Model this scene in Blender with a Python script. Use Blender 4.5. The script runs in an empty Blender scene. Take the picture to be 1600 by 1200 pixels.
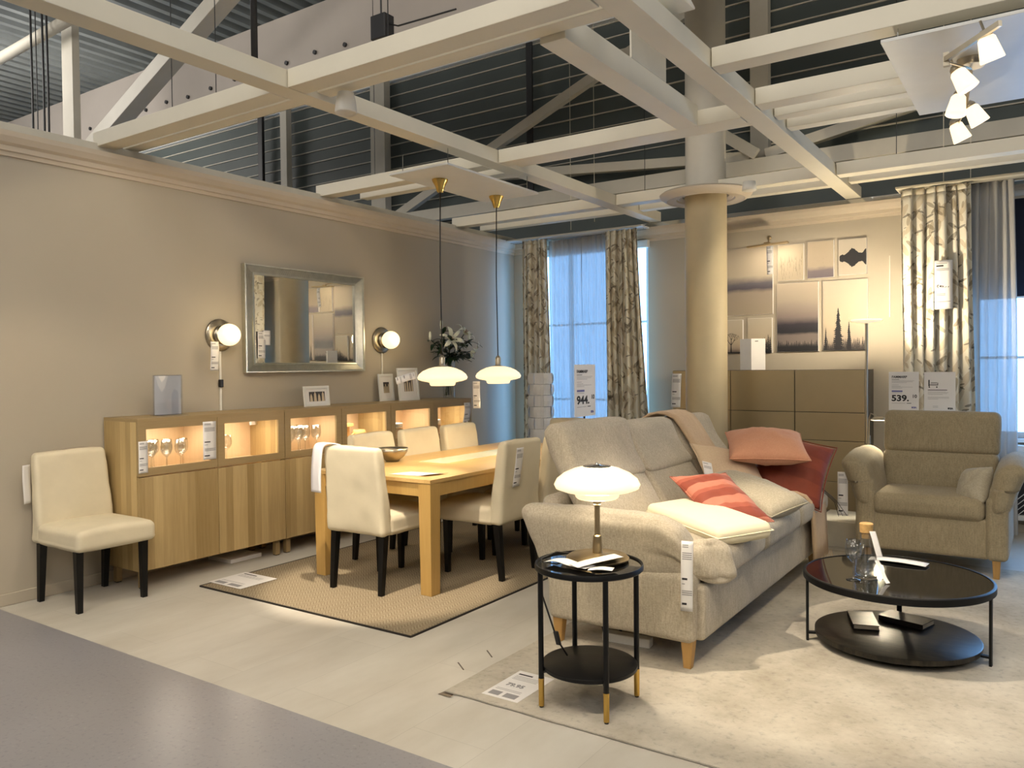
import bpy, bmesh, math, random
from mathutils import Vector, Matrix, noise
random.seed(7)
PI = math.pi
sc = bpy.context.scene
col = sc.collection

# ------------------------------------------------------------------ camera
cd = bpy.data.cameras.new('camera'); cam = bpy.data.objects.new('camera', cd); col.objects.link(cam)
sc.camera = cam
cd.sensor_fit = 'HORIZONTAL'; cd.sensor_width = 36.0; cd.lens = 36.0 * 1242.2 / 1600.0
cd.clip_start = 0.05; cd.clip_end = 200
YAW, PITCH, ROLL = 0.59666117, 0.02149659, -0.01028793
_f = Vector((-math.sin(YAW), math.cos(YAW), 0)); _r = Vector((math.cos(YAW), math.sin(YAW), 0)); _u = Vector((0, 0, 1))
fw = math.cos(PITCH) * _f - math.sin(PITCH) * _u; up = math.sin(PITCH) * _f + math.cos(PITCH) * _u
rt = math.cos(ROLL) * _r + math.sin(ROLL) * up; u3 = -math.sin(ROLL) * _r + math.cos(ROLL) * up
cam.matrix_world = Matrix(((rt.x, u3.x, -fw.x, 5.369), (rt.y, u3.y, -fw.y, 0.0), (rt.z, u3.z, -fw.z, 1.45), (0, 0, 0, 1)))

# ------------------------------------------------------------------ world (dusk-blue daylight outside)
w = bpy.data.worlds.new('world'); sc.world = w; w.use_nodes = True
w.node_tree.nodes['Background'].inputs[0].default_value = (0.22, 0.50, 1.0, 1)
w.node_tree.nodes['Background'].inputs[1].default_value = 11.5

# ------------------------------------------------------------------ colour management
sc.view_settings.view_transform = 'Standard'; sc.view_settings.look = 'None'
sc.view_settings.gamma = 1.0; sc.view_settings.use_curve_mapping = False
sc.view_settings.exposure = 0.0
sc.cycles.use_denoising = True
sc.cycles.max_bounces = 10; sc.cycles.diffuse_bounces = 5; sc.cycles.glossy_bounces = 4
sc.cycles.transmission_bounces = 8; sc.cycles.transparent_max_bounces = 16
sc.cycles.sample_clamp_indirect = 6.0; sc.cycles.caustics_reflective = False; sc.cycles.caustics_refractive = False

# ------------------------------------------------------------------ store lighting
WARM = (1.0, 0.84, 0.64)
def aim(o, tgt):
    d = Vector(tgt) - o.location
    o.rotation_euler = d.to_track_quat('-Z', 'Y').to_euler()
def spot_light(loc, tgt, power, angle, color=WARM, blend=0.35, r=0.035):
    l = bpy.data.lights.new('spot_light', 'SPOT'); l.energy = power; l.color = color
    l.spot_size = math.radians(angle); l.spot_blend = blend; l.shadow_soft_size = r
    o = bpy.data.objects.new('spot_light', l); col.objects.link(o); o.location = loc; aim(o, tgt); return o
def area_light(loc, tgt, power, sx, sy, color=WARM, portal=False):
    l = bpy.data.lights.new('area_light', 'AREA'); l.energy = power; l.color = color
    l.shape = 'RECTANGLE'; l.size = sx; l.size_y = sy
    if portal: l.cycles.is_portal = True
    o = bpy.data.objects.new('area_light', l); col.objects.link(o); o.location = loc; aim(o, tgt); return o
def point_light(loc, power, color=WARM, r=0.03):
    l = bpy.data.lights.new('point_light', 'POINT'); l.energy = power; l.color = color; l.shadow_soft_size = r
    o = bpy.data.objects.new('point_light', l); col.objects.link(o); o.location = loc; return o
# unseen fill lamps added to brighten the hall, roof and girder around the corner
for x, y, z, p in ((7.5, -3.0, 4.6, 330), (1.5, -3.5, 4.6, 330), (-4.5, 2.5, 4.9, 330), (-7.5, 6.0, 4.9, 200), (10.5, 3.0, 4.6, 200)):
    point_light((x, y, z), p, (1.0, 0.95, 0.89), 1.1)
area_light((4.0, 0.3, 5.6), (3.2, 4.5, 0), 105, 5.0, 2.5, (1.0, 0.93, 0.83))  # broad unseen fill lamp added over the front of the room
# display spotlights at the ceiling grid; floor and wall fill spots added without fittings
spot_light((2.12, 3.16, 2.85), (1.72, 3.86, 0.0), 380, 34, blend=0.4, r=0.02)
spot_light((3.60, 3.45, 2.9), (4.30, 4.05, 0.0), 230, 46, blend=0.4, r=0.02)
spot_light((4.8, 2.9, 2.9), (3.95, 3.95, 0.5), 22, 34, blend=0.4, r=0.02)
spot_light((4.4, 5.2, 2.85), (3.2, 7.97, 1.5), 90, 50)  # no fitting; added to the uplighter's warm light on the picture wall
spot_light((2.08, 3.0, 2.88), (0.2, 3.2, 1.2), 45, 90)
spot_light((3.0, 6.3, 2.88), (2.1, 5.2, 0.6), 40, 70)
spot_light((5.3, 2.4, 2.9), (4.9, 3.3, 0.0), 80, 85)
spot_light((4.0, 1.2, 2.9), (3.0, 2.4, 0.0), 130, 95)  # unseen fill spot added to brighten the front floor
spot_light((1.6, 1.0, 2.9), (1.2, 2.2, 0.0), 110, 95)  # second added fill spot for the front floor, also unseen
# daylight portals in the two windows
area_light((0.92, 8.25, 1.5), (0.92, 0, 1.5), 1, 1.8, 2.7, portal=True)
area_light((5.75, 8.25, 1.45), (5.75, 0, 1.45), 1, 2.2, 1.3, portal=True)

# ------------------------------------------------------------------ materials
MATS = {}
def lin(c):
    return tuple(((v / 255) / 12.92 if v <= 10 else (((v / 255) + 0.055) / 1.055) ** 2.4) for v in c)
def new_mat(name):
    m = bpy.data.materials.new(name); m.use_nodes = True
    nt = m.node_tree; b = nt.nodes['Principled BSDF']; MATS[name] = m
    return m, nt, b
def nd(nt, t, **k):
    n = nt.nodes.new(t)
    for a, v in k.items(): setattr(n, a, v)
    return n
def mix_rgb(nt, fac, a, b, mode='MIX'):
    n = nt.nodes.new('ShaderNodeMix'); n.data_type = 'RGBA'; n.blend_type = mode
    for sock, v in ((n.inputs[0], fac), (n.inputs[6], a), (n.inputs[7], b)):
        if hasattr(v, 'links'): nt.links.new(v, sock)
        else: sock.default_value = v if not isinstance(v, tuple) else (*v[:3], 1)
    return n.outputs[2]
def math_n(nt, op, a, b=None, c=None):
    n = nt.nodes.new('ShaderNodeMath'); n.operation = op
    for i, v in enumerate((a, b, c)):
        if v is None: continue
        if hasattr(v, 'links'): nt.links.new(v, n.inputs[i])
        else: n.inputs[i].default_value = v
    return n.outputs[0]
def coords(nt, kind='Object', scale=(1, 1, 1), rot=(0, 0, 0)):
    tc = nt.nodes.new('ShaderNodeTexCoord'); mp = nt.nodes.new('ShaderNodeMapping')
    nt.links.new(tc.outputs[kind], mp.inputs[0]); mp.inputs['Scale'].default_value = scale; mp.inputs['Rotation'].default_value = rot
    return mp.outputs[0]
def noise_n(nt, vec, scale, detail=4, rough=0.55):
    n = nt.nodes.new('ShaderNodeTexNoise'); n.inputs['Scale'].default_value = scale
    n.inputs['Detail'].default_value = detail; n.inputs['Roughness'].default_value = rough
    nt.links.new(vec, n.inputs['Vector']); return n.outputs['Fac']
def ramp(nt, fac, stops):
    n = nt.nodes.new('ShaderNodeValToRGB'); e = n.color_ramp.elements
    while len(e) < len(stops): e.new(0.5)
    for i, (p, c) in enumerate(stops):
        e[i].position = p; e[i].color = (*c[:3], 1)
    nt.links.new(fac, n.inputs[0]); return n.outputs[0]
def bump(nt, b, h, strength=0.3, dist=0.01):
    n = nt.nodes.new('ShaderNodeBump'); n.inputs['Strength'].default_value = strength; n.inputs['Distance'].default_value = dist
    nt.links.new(h, n.inputs['Height']); nt.links.new(n.outputs[0], b.inputs['Normal'])
def plain(name, rgb, rough=0.6, metal=0.0, var=0.06, scale=8, bmp=0.0, spec=0.5, coat=0.0):
    m, nt, b = new_mat(name); c = lin(rgb)
    v = coords(nt); f = noise_n(nt, v, scale)
    o = ramp(nt, f, [(0.3, tuple(x * (1 - var) for x in c)), (0.7, tuple(min(1, x * (1 + var)) for x in c))])
    nt.links.new(o, b.inputs['Base Color'])
    b.inputs['Roughness'].default_value = rough; b.inputs['Metallic'].default_value = metal
    b.inputs['Specular IOR Level'].default_value = spec; b.inputs['Coat Weight'].default_value = coat
    if bmp: bump(nt, b, noise_n(nt, v, scale * 12), bmp, 0.002)
    return m
def emis(name, rgb, strength, base=(240, 230, 210), edge=None):
    m, nt, b = new_mat(name)
    b.inputs['Base Color'].default_value = (*lin(base), 1); b.inputs['Roughness'].default_value = 0.25
    c = lin(rgb)
    v = coords(nt); f = noise_n(nt, v, 3)
    o = ramp(nt, f, [(0.2, tuple(x * 0.97 for x in c)), (0.8, c)])
    nt.links.new(o, b.inputs['Emission Color']); b.inputs['Emission Strength'].default_value = strength
    return m
def fabric(name, rgb, rgb2, scale=420, rough=0.95, streak=0.9, bmp=0.12):
    """woven cloth: fine two-tone yarns running both ways plus slow variation"""
    m, nt, b = new_mat(name)
    v1 = coords(nt, scale=(1, 1, 0.18)); v2 = coords(nt, scale=(0.2, 0.2, 1))
    a = noise_n(nt, v1, scale, 2); c = noise_n(nt, v2, scale, 2); s = noise_n(nt, coords(nt), 5, 3)
    sl = noise_n(nt, coords(nt, scale=(1, 1, 0.12)), scale * 0.28, 3)
    f = math_n(nt, 'ADD', math_n(nt, 'ADD', math_n(nt, 'MULTIPLY', a, 0.35), math_n(nt, 'MULTIPLY', c, 0.35)), math_n(nt, 'MULTIPLY', sl, 0.3))
    o = ramp(nt, f, [(0.5 - 0.25 * streak, lin(rgb)), (0.5 + 0.25 * streak, lin(rgb2))])
    o = mix_rgb(nt, 0.12, o, ramp(nt, s, [(0.3, (0.25, 0.24, 0.22)), (0.7, (0.9, 0.87, 0.8))]), 'OVERLAY')
    nt.links.new(o, b.inputs['Base Color']); b.inputs['Roughness'].default_value = rough
    b.inputs['Specular IOR Level'].default_value = 0.15
    b.inputs['Sheen Weight'].default_value = 0.15
    bump(nt, b, f, bmp, 0.003)
    return m
def velvet(name, stripes):
    m, nt, b = new_mat(name)
    tc = nt.nodes.new('ShaderNodeTexCoord'); sx = nt.nodes.new('ShaderNodeSeparateXYZ'); nt.links.new(tc.outputs['Object'], sx.inputs[0])
    f = math_n(nt, 'FRACT', math_n(nt, 'MULTIPLY', sx.outputs[1], stripes[0]))
    r = nt.nodes.new('ShaderNodeValToRGB'); r.color_ramp.interpolation = 'CONSTANT'; e = r.color_ramp.elements
    cols = stripes[1]
    while len(e) < len(cols): e.new(0.5)
    for i, (p, c) in enumerate(cols): e[i].position = p; e[i].color = (*lin(c), 1)
    nt.links.new(f, r.inputs[0])
    s = noise_n(nt, coords(nt), 14, 3)
    o = mix_rgb(nt, 0.15, r.outputs[0], ramp(nt, s, [(0.3, (0.3, 0.3, 0.3)), (0.7, (0.8, 0.8, 0.8))]), 'OVERLAY')
    nt.links.new(o, b.inputs['Base Color']); b.inputs['Roughness'].default_value = 0.7
    b.inputs['Sheen Weight'].default_value = 0.08; b.inputs['Sheen Roughness'].default_value = 0.4
    bump(nt, b, noise_n(nt, coords(nt), 30, 3), 0.25, 0.006)
    return m
def wood(name, dark, light, axis='Y', stave=0.055, grain_axis='Z', rough=0.45, contrast=1.0):
    """staves of slightly different tone side by side along `axis`, fine grain along grain_axis"""
    m, nt, b = new_mat(name)
    tc = nt.nodes.new('ShaderNodeTexCoord'); sx = nt.nodes.new('ShaderNodeSeparateXYZ'); nt.links.new(tc.outputs['Object'], sx.inputs[0])
    a = sx.outputs['XYZ'.index(axis)]
    k = math_n(nt, 'FLOOR', math_n(nt, 'DIVIDE', a, stave))
    wn = nt.nodes.new('ShaderNodeTexWhiteNoise'); wn.noise_dimensions = '1D'; nt.links.new(k, wn.inputs['W'])
    scl = [14, 14, 14]; scl['XYZ'.index(grain_axis)] = 0.7
    g = noise_n(nt, coords(nt, scale=tuple(scl)), 5, 5, 0.6)
    f = math_n(nt, 'ADD', math_n(nt, 'MULTIPLY', wn.outputs['Value'], 0.55 * contrast), math_n(nt, 'MULTIPLY', g, 0.5))
    o = ramp(nt, f, [(0.15, lin(dark)), (0.85, lin(light))])
    nt.links.new(o, b.inputs['Base Color']); b.inputs['Roughness'].default_value = rough
    bump(nt, b, g, 0.06, 0.002)
    return m
def see_through(name, tint=(1, 1, 1), refl=0.7, rough=0.0, base=0.03):
    """thin clear pane: facing-weighted mix of transparent and mirror, same from both sides"""
    m = bpy.data.materials.new(name); m.use_nodes = True; nt = m.node_tree; nt.nodes.clear(); MATS[name] = m
    o = nt.nodes.new('ShaderNodeOutputMaterial'); t = nt.nodes.new('ShaderNodeBsdfTransparent'); g = nt.nodes.new('ShaderNodeBsdfGlossy')
    t.inputs[0].default_value = (*tint, 1); g.inputs['Roughness'].default_value = rough
    lw = nt.nodes.new('ShaderNodeLayerWeight'); lw.inputs[0].default_value = 0.5
    f = math_n(nt, 'ADD', math_n(nt, 'MULTIPLY', math_n(nt, 'POWER', lw.outputs['Facing'], 3.5), refl), base)
    mx = nt.nodes.new('ShaderNodeMixShader'); nt.links.new(f, mx.inputs[0])
    nt.links.new(t.outputs[0], mx.inputs[1]); nt.links.new(g.outputs[0], mx.inputs[2]); nt.links.new(mx.outputs[0], o.inputs[0])
    return m
def sheer(name, tint, through, dens):
    m = bpy.data.materials.new(name); m.use_nodes = True; nt = m.node_tree; nt.nodes.clear(); MATS[name] = m
    o = nt.nodes.new('ShaderNodeOutputMaterial'); t = nt.nodes.new('ShaderNodeBsdfTransparent')
    d = nt.nodes.new('ShaderNodeBsdfDiffuse'); tr = nt.nodes.new('ShaderNodeBsdfTranslucent')
    d.inputs[0].default_value = (*tint, 1); tr.inputs[0].default_value = (*through, 1)
    a = nt.nodes.new('ShaderNodeMixShader'); a.inputs[0].default_value = 0.5
    nt.links.new(d.outputs[0], a.inputs[1]); nt.links.new(tr.outputs[0], a.inputs[2])
    mx = nt.nodes.new('ShaderNodeMixShader')
    n = noise_n(nt, coords(nt, scale=(60, 60, 1)), 4, 2)
    nt.links.new(math_n(nt, 'ADD', math_n(nt, 'MULTIPLY', n, 0.08), dens - 0.04), mx.inputs[0])
    nt.links.new(t.outputs[0], mx.inputs[1]); nt.links.new(a.outputs[0], mx.inputs[2]); nt.links.new(mx.outputs[0], o.inputs[0])
    return m

plain('wall_paint', (181, 172, 155), 0.85, var=0.02, scale=2, bmp=0.05)
plain('crown_paint', (205, 192, 172), 0.7, var=0.02)
plain('column_paint', (188, 174, 142), 0.6, var=0.03)
plain('white_paint', (224, 216, 196), 0.5, var=0.03)
plain('white_trim', (226, 226, 222), 0.45, var=0.02)
plain('grid_paint', (226, 219, 200), 0.5, var=0.03, scale=3)
plain('steel_paint', (205, 199, 184), 0.5, var=0.05, scale=4)
plain('girder_paint', (190, 181, 172), 0.8, var=0.06, scale=1.5, bmp=0.1)
plain('facade_panel', (82, 90, 88), 0.55, var=0.12, scale=1.5)
plain('roof_metal', (146, 150, 148), 0.4, metal=0.4, var=0.15, scale=2)
plain('dark_steel', (38, 38, 40), 0.5)
plain('black_lacquer', (8, 8, 9), 0.4, var=0.02, spec=0.3)
plain('black_metal', (10, 10, 11), 0.45, var=0.05, spec=0.3)
plain('brass', (224, 184, 100), 0.25, metal=1.0, var=0.03)
plain('brushed_brass', (188, 168, 132), 0.3, metal=1.0, var=0.05, scale=20)
plain('nickel', (196, 186, 166), 0.28, metal=1.0, var=0.04, scale=20)
plain('chrome', (215, 215, 212), 0.12, metal=1.0, var=0.02)
plain('silver_frame', (196, 194, 180), 0.32, metal=0.85, var=0.08, scale=20)
plain('hall_wall', (150, 146, 138), 0.9)
plain('paper', (232, 230, 228), 0.8, var=0.02, spec=0.2)
plain('ink', (40, 40, 44), 0.8)
plain('ink_grey', (150, 148, 150), 0.8)
plain('ink_blue', (110, 112, 165), 0.8)
plain('photo_dark', (60, 55, 55), 0.5, var=0.3, scale=60)
plain('plastic_white', (232, 228, 218), 0.35, var=0.02)
plain('plastic_black', (22, 22, 24), 0.4)
plain('slipcover', (216, 206, 180), 0.9, var=0.04, scale=6, bmp=0.12, spec=0.15)
plain('cushion_cream', (236, 226, 196), 0.9, var=0.03, scale=8, bmp=0.15, spec=0.15)
plain('cotton_white', (232, 230, 234), 0.9, var=0.03, spec=0.15)
plain('cork', (206, 166, 104), 0.85, var=0.12, scale=60)
plain('leaf_green', (24, 48, 24), 0.4, var=0.3, scale=12)
plain('petal_white', (238, 240, 222), 0.6, var=0.05)
plain('stamen', (170, 110, 50), 0.7)
plain('blind_navy', (16, 26, 46), 0.85)
plain('champagne_panel', (172, 156, 124), 0.33, metal=0.7, var=0.04, scale=3)
plain('champagne_side', (96, 88, 74), 0.4, metal=0.3)
plain('cabinet_white', (222, 216, 200), 0.4)
plain('shelf_dark', (30, 26, 20), 0.4)
plain('book_cover', (58, 44, 32), 0.3, var=0.7, scale=14)
plain('book_pages', (205, 190, 165), 0.9)
plain('book_cloth', (30, 24, 20), 0.7)
fabric('sofa_fabric', (134, 124, 108), (204, 195, 176))
fabric('armchair_fabric', (118, 107, 84), (178, 165, 138))
fabric('grey_cushion', (146, 138, 120), (196, 188, 168))
fabric('beige_cushion', (188, 164, 136), (212, 190, 162))
fabric('salmon_cushion', (196, 138, 108), (214, 160, 130))
fabric('knit_throw', (186, 160, 130), (208, 182, 150), scale=160)
_nt = MATS['knit_throw'].node_tree; _b = _nt.nodes['Principled BSDF']; _s = nd(_nt, 'ShaderNodeSeparateXYZ'); _nt.links.new(coords(_nt), _s.inputs[0])
bump(_nt, _b, math_n(_nt, 'PINGPONG', math_n(_nt, 'MULTIPLY', _s.outputs[1], 60.0), 0.5), 0.6, 0.006)
velvet('rust_velvet', (5.5, [(0.0, (132, 58, 34)), (0.5, (122, 50, 30))]))
velvet('striped_velvet', (6.2, [(0.0, (142, 68, 50)), (0.42, (190, 120, 98)), (0.8, (166, 88, 68))]))
wood('cabinet_oak', (146, 122, 78), (196, 172, 124), 'Y', 0.062, 'Z')
wood('cabinet_oak_side', (156, 132, 86), (204, 180, 130), 'X', 0.062, 'Z')
wood('cabinet_frame_oak', (146, 124, 86), (172, 150, 108), 'Z', 0.3, 'Y', contrast=0.4)
wood('cabinet_inside', (206, 178, 140), (228, 204, 168), 'Y', 0.07, 'Z', contrast=0.6)
wood('table_oak', (196, 160, 100), (226, 192, 130), 'X', 0.12, 'Y', rough=0.35, contrast=0.5)
wood('table_leg_oak', (184, 148, 84), (212, 178, 112), 'X', 0.4, 'Z', rough=0.4, contrast=0.3)
wood('foot_oak', (168, 130, 74), (196, 158, 98), 'X', 0.4, 'Z', contrast=0.3)
see_through('clear_pane', (0.97, 0.98, 0.97))
see_through('clear_glass', (0.96, 0.965, 0.96), 1.0, 0.05, 0.13)
see_through('acrylic', (0.93, 0.95, 0.99), 0.8, 0.03, 0.10)
sheer('sheer_white', (0.85, 0.85, 0.84), (0.13, 0.125, 0.12), 0.955)
emis('opal_lit', (255, 232, 190), 0.95)
emis('opal_globe', (255, 228, 170), 1.6)
emis('opal_spot', (255, 230, 190), 1.5)
emis('led', (255, 228, 180), 12.0)
emis('tube_light', (255, 246, 224), 3.0)
emis('green_led', (60, 255, 120), 4.0)

# table-top glass (frosted insert), mirror, vinyl, floor boards, rugs, curtain, marble
m, nt, b = new_mat('frosted_glass'); b.inputs['Base Color'].default_value = (*lin((206, 206, 178)), 1); b.inputs['Roughness'].default_value = 0.18
nt.links.new(ramp(nt, noise_n(nt, coords(nt), 6), [(0.3, lin((198, 200, 174))), (0.7, lin((214, 214, 188)))]), b.inputs['Base Color'])
m, nt, b = new_mat('mirror_glass'); b.inputs['Metallic'].default_value = 1.0; b.inputs['Roughness'].default_value = 0.015
nt.links.new(ramp(nt, noise_n(nt, coords(nt), 2), [(0.3, (0.80, 0.80, 0.77)), (0.7, (0.82, 0.82, 0.79))]), b.inputs['Base Color'])
m, nt, b = new_mat('smoked_glass'); b.inputs['Roughness'].default_value = 0.05; b.inputs['Specular IOR Level'].default_value = 0.5
nt.links.new(ramp(nt, noise_n(nt, coords(nt, scale=(1, 5, 1), rot=(0, 0, 0.5)), 6, 6, 0.7), [(0.35, lin((12, 12, 12))), (0.75, lin((30, 29, 27)))]), b.inputs['Base Color'])
m, nt, b = new_mat('dark_marble'); b.inputs['Roughness'].default_value = 0.3; b.inputs['Specular IOR Level'].default_value = 0.25
nt.links.new(ramp(nt, noise_n(nt, coords(nt, scale=(2.0, 9, 1), rot=(0, 0, 0.6)), 5, 7, 0.75), [(0.4, lin((24, 23, 21))), (0.62, lin((52, 47, 38))), (0.75, lin((96, 84, 60)))]), b.inputs['Base Color'])
m, nt, b = new_mat('vinyl_grey'); b.inputs['Roughness'].default_value = 0.28
v = coords(nt); n1 = noise_n(nt, v, 1.2, 3); n2 = noise_n(nt, v, 55, 2)
o = mix_rgb(nt, 0.25, ramp(nt, n1, [(0.3, lin((132, 133, 140))), (0.7, lin((144, 145, 153)))]), ramp(nt, n2, [(0.32, lin((84, 76, 72))), (0.42, lin((140, 134, 132))), (0.66, lin((142, 136, 134))), (0.76, lin((196, 190, 188)))]))
nt.links.new(o, b.inputs['Base Color'])
m, nt, b = new_mat('floor_beige'); b.inputs['Roughness'].default_value = 0.5
v = coords(nt); n1 = noise_n(nt, coords(nt, scale=(1, 0.35, 1)), 2.2, 5, 0.6); br = nd(nt, 'ShaderNodeTexBrick')
mp = coords(nt, rot=(0, 0, PI / 2)); nt.links.new(mp, br.inputs['Vector'])
br.inputs['Scale'].default_value = 1.0; br.inputs['Mortar Size'].default_value = 0.0012; br.inputs['Brick Width'].default_value = 1.2; br.inputs['Row Height'].default_value = 0.36
for i, c in enumerate(((0.92,) * 3, (1.0,) * 3, (0.72,) * 3)): br.inputs[i + 1].default_value = (*c, 1)
o = ramp(nt, n1, [(0.25, lin((178, 172, 160))), (0.75, lin((208, 205, 196)))])
nt.links.new(mix_rgb(nt, 0.8, o, br.outputs[0], 'MULTIPLY'), b.inputs['Base Color'])
m, nt, b = new_mat('flatwoven_rug'); b.inputs['Roughness'].default_value = 0.95; b.inputs['Specular IOR Level'].default_value = 0.1
tc = nd(nt, 'ShaderNodeTexCoord'); sx = nd(nt, 'ShaderNodeSeparateXYZ'); nt.links.new(tc.outputs['Object'], sx.inputs[0])
tri = math_n(nt, 'PINGPONG', math_n(nt, 'MULTIPLY', sx.outputs[0], 1.0), 0.035)
st = math_n(nt, 'FRACT', math_n(nt, 'MULTIPLY', math_n(nt, 'ADD', sx.outputs[1], tri), 42.0))
o = ramp(nt, st, [(0.42, lin((122, 110, 90))), (0.58, lin((156, 143, 120)))])
o = mix_rgb(nt, 0.4, o, ramp(nt, noise_n(nt, coords(nt), 180, 2), [(0.3, lin((104, 92, 74))), (0.7, lin((172, 158, 134)))]))
nt.links.new(o, b.inputs['Base Color']); bump(nt, b, st, 0.4, 0.003)
m, nt, b = new_mat('worn_rug'); b.inputs['Roughness'].default_value = 0.98; b.inputs['Specular IOR Level'].default_value = 0.1
n1 = noise_n(nt, coords(nt), 2.2, 6, 0.65); n2 = noise_n(nt, coords(nt), 30, 4, 0.7)
o = ramp(nt, n1, [(0.3, lin((178, 171, 158))), (0.5, lin((202, 197, 186))), (0.7, lin((218, 214, 204)))])
o = mix_rgb(nt, 0.45, o, ramp(nt, n2, [(0.30, lin((118, 108, 94))), (0.44, lin((200, 192, 176))), (0.8, lin((224, 218, 204)))]), 'MULTIPLY')
nt.links.new(o, b.inputs['Base Color']); bump(nt, b, n2, 0.4, 0.004)
def leaf_curtain():
    m, nt, b = new_mat('leaf_curtain'); b.inputs['Roughness'].default_value = 0.95; b.inputs['Specular IOR Level'].default_value = 0.1
    base = lin((224, 219, 204)); cur = ramp(nt, noise_n(nt, coords(nt, 'UV'), 8), [(0.3, base), (0.7, tuple(x * 1.06 for x in base))])
    for rot, sc_, thr, c, gate in ((1.0, 5.5, 0.40, (200, 186, 160), 0.3), (-1.1, 7, 0.36, (186, 172, 146), 0.4), (1.45, 7, 0.34, (150, 136, 112), 0.45), (0.75, 6.5, 0.32, (112, 100, 84), 0.6), (-0.8, 8, 0.30, (128, 116, 98), 0.5), (0.3, 9, 0.24, (56, 50, 44), 0.66), (-0.45, 10, 0.22, (66, 58, 50), 0.7)):
        vec = coords(nt, 'UV', scale=(1 / (sc_ * 0.75), 1 / (sc_ * 2.6), 1), rot=(0, 0, rot)); vec.node.vector_type = 'TEXTURE'
        vo = nt.nodes.new('ShaderNodeTexVoronoi'); vo.inputs['Scale'].default_value = 1.0; nt.links.new(vec, vo.inputs['Vector'])
        d = math_n(nt, 'LESS_THAN', vo.outputs['Distance'], thr)
        s = nt.nodes.new('ShaderNodeSeparateXYZ'); nt.links.new(vo.outputs['Color'], s.inputs[0])
        g = math_n(nt, 'GREATER_THAN', s.outputs[0], gate)
        cur = mix_rgb(nt, math_n(nt, 'MULTIPLY', math_n(nt, 'MULTIPLY', d, g), 0.62), cur, lin(c))
    nt.links.new(cur, b.inputs['Base Color'])
leaf_curtain()
def mist(name, stops, amp=0.06, sc_=3.0):
    """printed misty landscape: tone bands over the picture height, wavering with noise (object Z, 0..1 after division by height)"""
    m, nt, b = new_mat(name); tc = nt.nodes.new('ShaderNodeTexCoord'); sx = nt.nodes.new('ShaderNodeSeparateXYZ')
    nt.links.new(tc.outputs['Generated'], sx.inputs[0])
    n = noise_n(nt, coords(nt, 'Object', scale=(1, 1, 2)), sc_, 6, 0.6)
    f = math_n(nt, 'ADD', sx.outputs[2], math_n(nt, 'MULTIPLY', math_n(nt, 'SUBTRACT', n, 0.5), amp * 2))
    nt.links.new(ramp(nt, f, [(p, tuple(x * 0.74 for x in lin(c))) for p, c in stops]), b.inputs['Base Color']); b.inputs['Roughness'].default_value = 0.55
CR = (214, 200, 178)
mist('print_fog', [(0, (186, 172, 152)), (0.33, (180, 166, 150)), (0.40, (96, 92, 104)), (0.47, (120, 116, 124)), (0.52, (170, 160, 150)), (0.58, (212, 200, 178)), (1, CR)])
mist('print_forest', [(0.0, (24, 24, 28)), (0.07, (34, 34, 40)), (0.11, (140, 128, 122)), (0.24, (140, 128, 122)), (0.28, (40, 42, 50)), (0.4, (60, 56, 66)), (0.5, (150, 136, 132)), (0.75, (196, 182, 164)), (1, CR)], 0.03, 5)
mist('print_sky', [(0, (120, 106, 100)), (0.14, (190, 174, 156)), (0.4, (214, 198, 172)), (1, (216, 206, 186))], 0.03)
mist('print_grass', [(0, (206, 192, 168)), (1, (220, 206, 178))], 0.02)
mist('print_birds', [(0, (128, 118, 126)), (0.2, (140, 130, 134)), (0.3, (206, 190, 168)), (1, (216, 200, 174))], 0.08, 8)
mist('print_lake', [(0, (212, 200, 182)), (1, (214, 204, 186))], 0.02)

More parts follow.
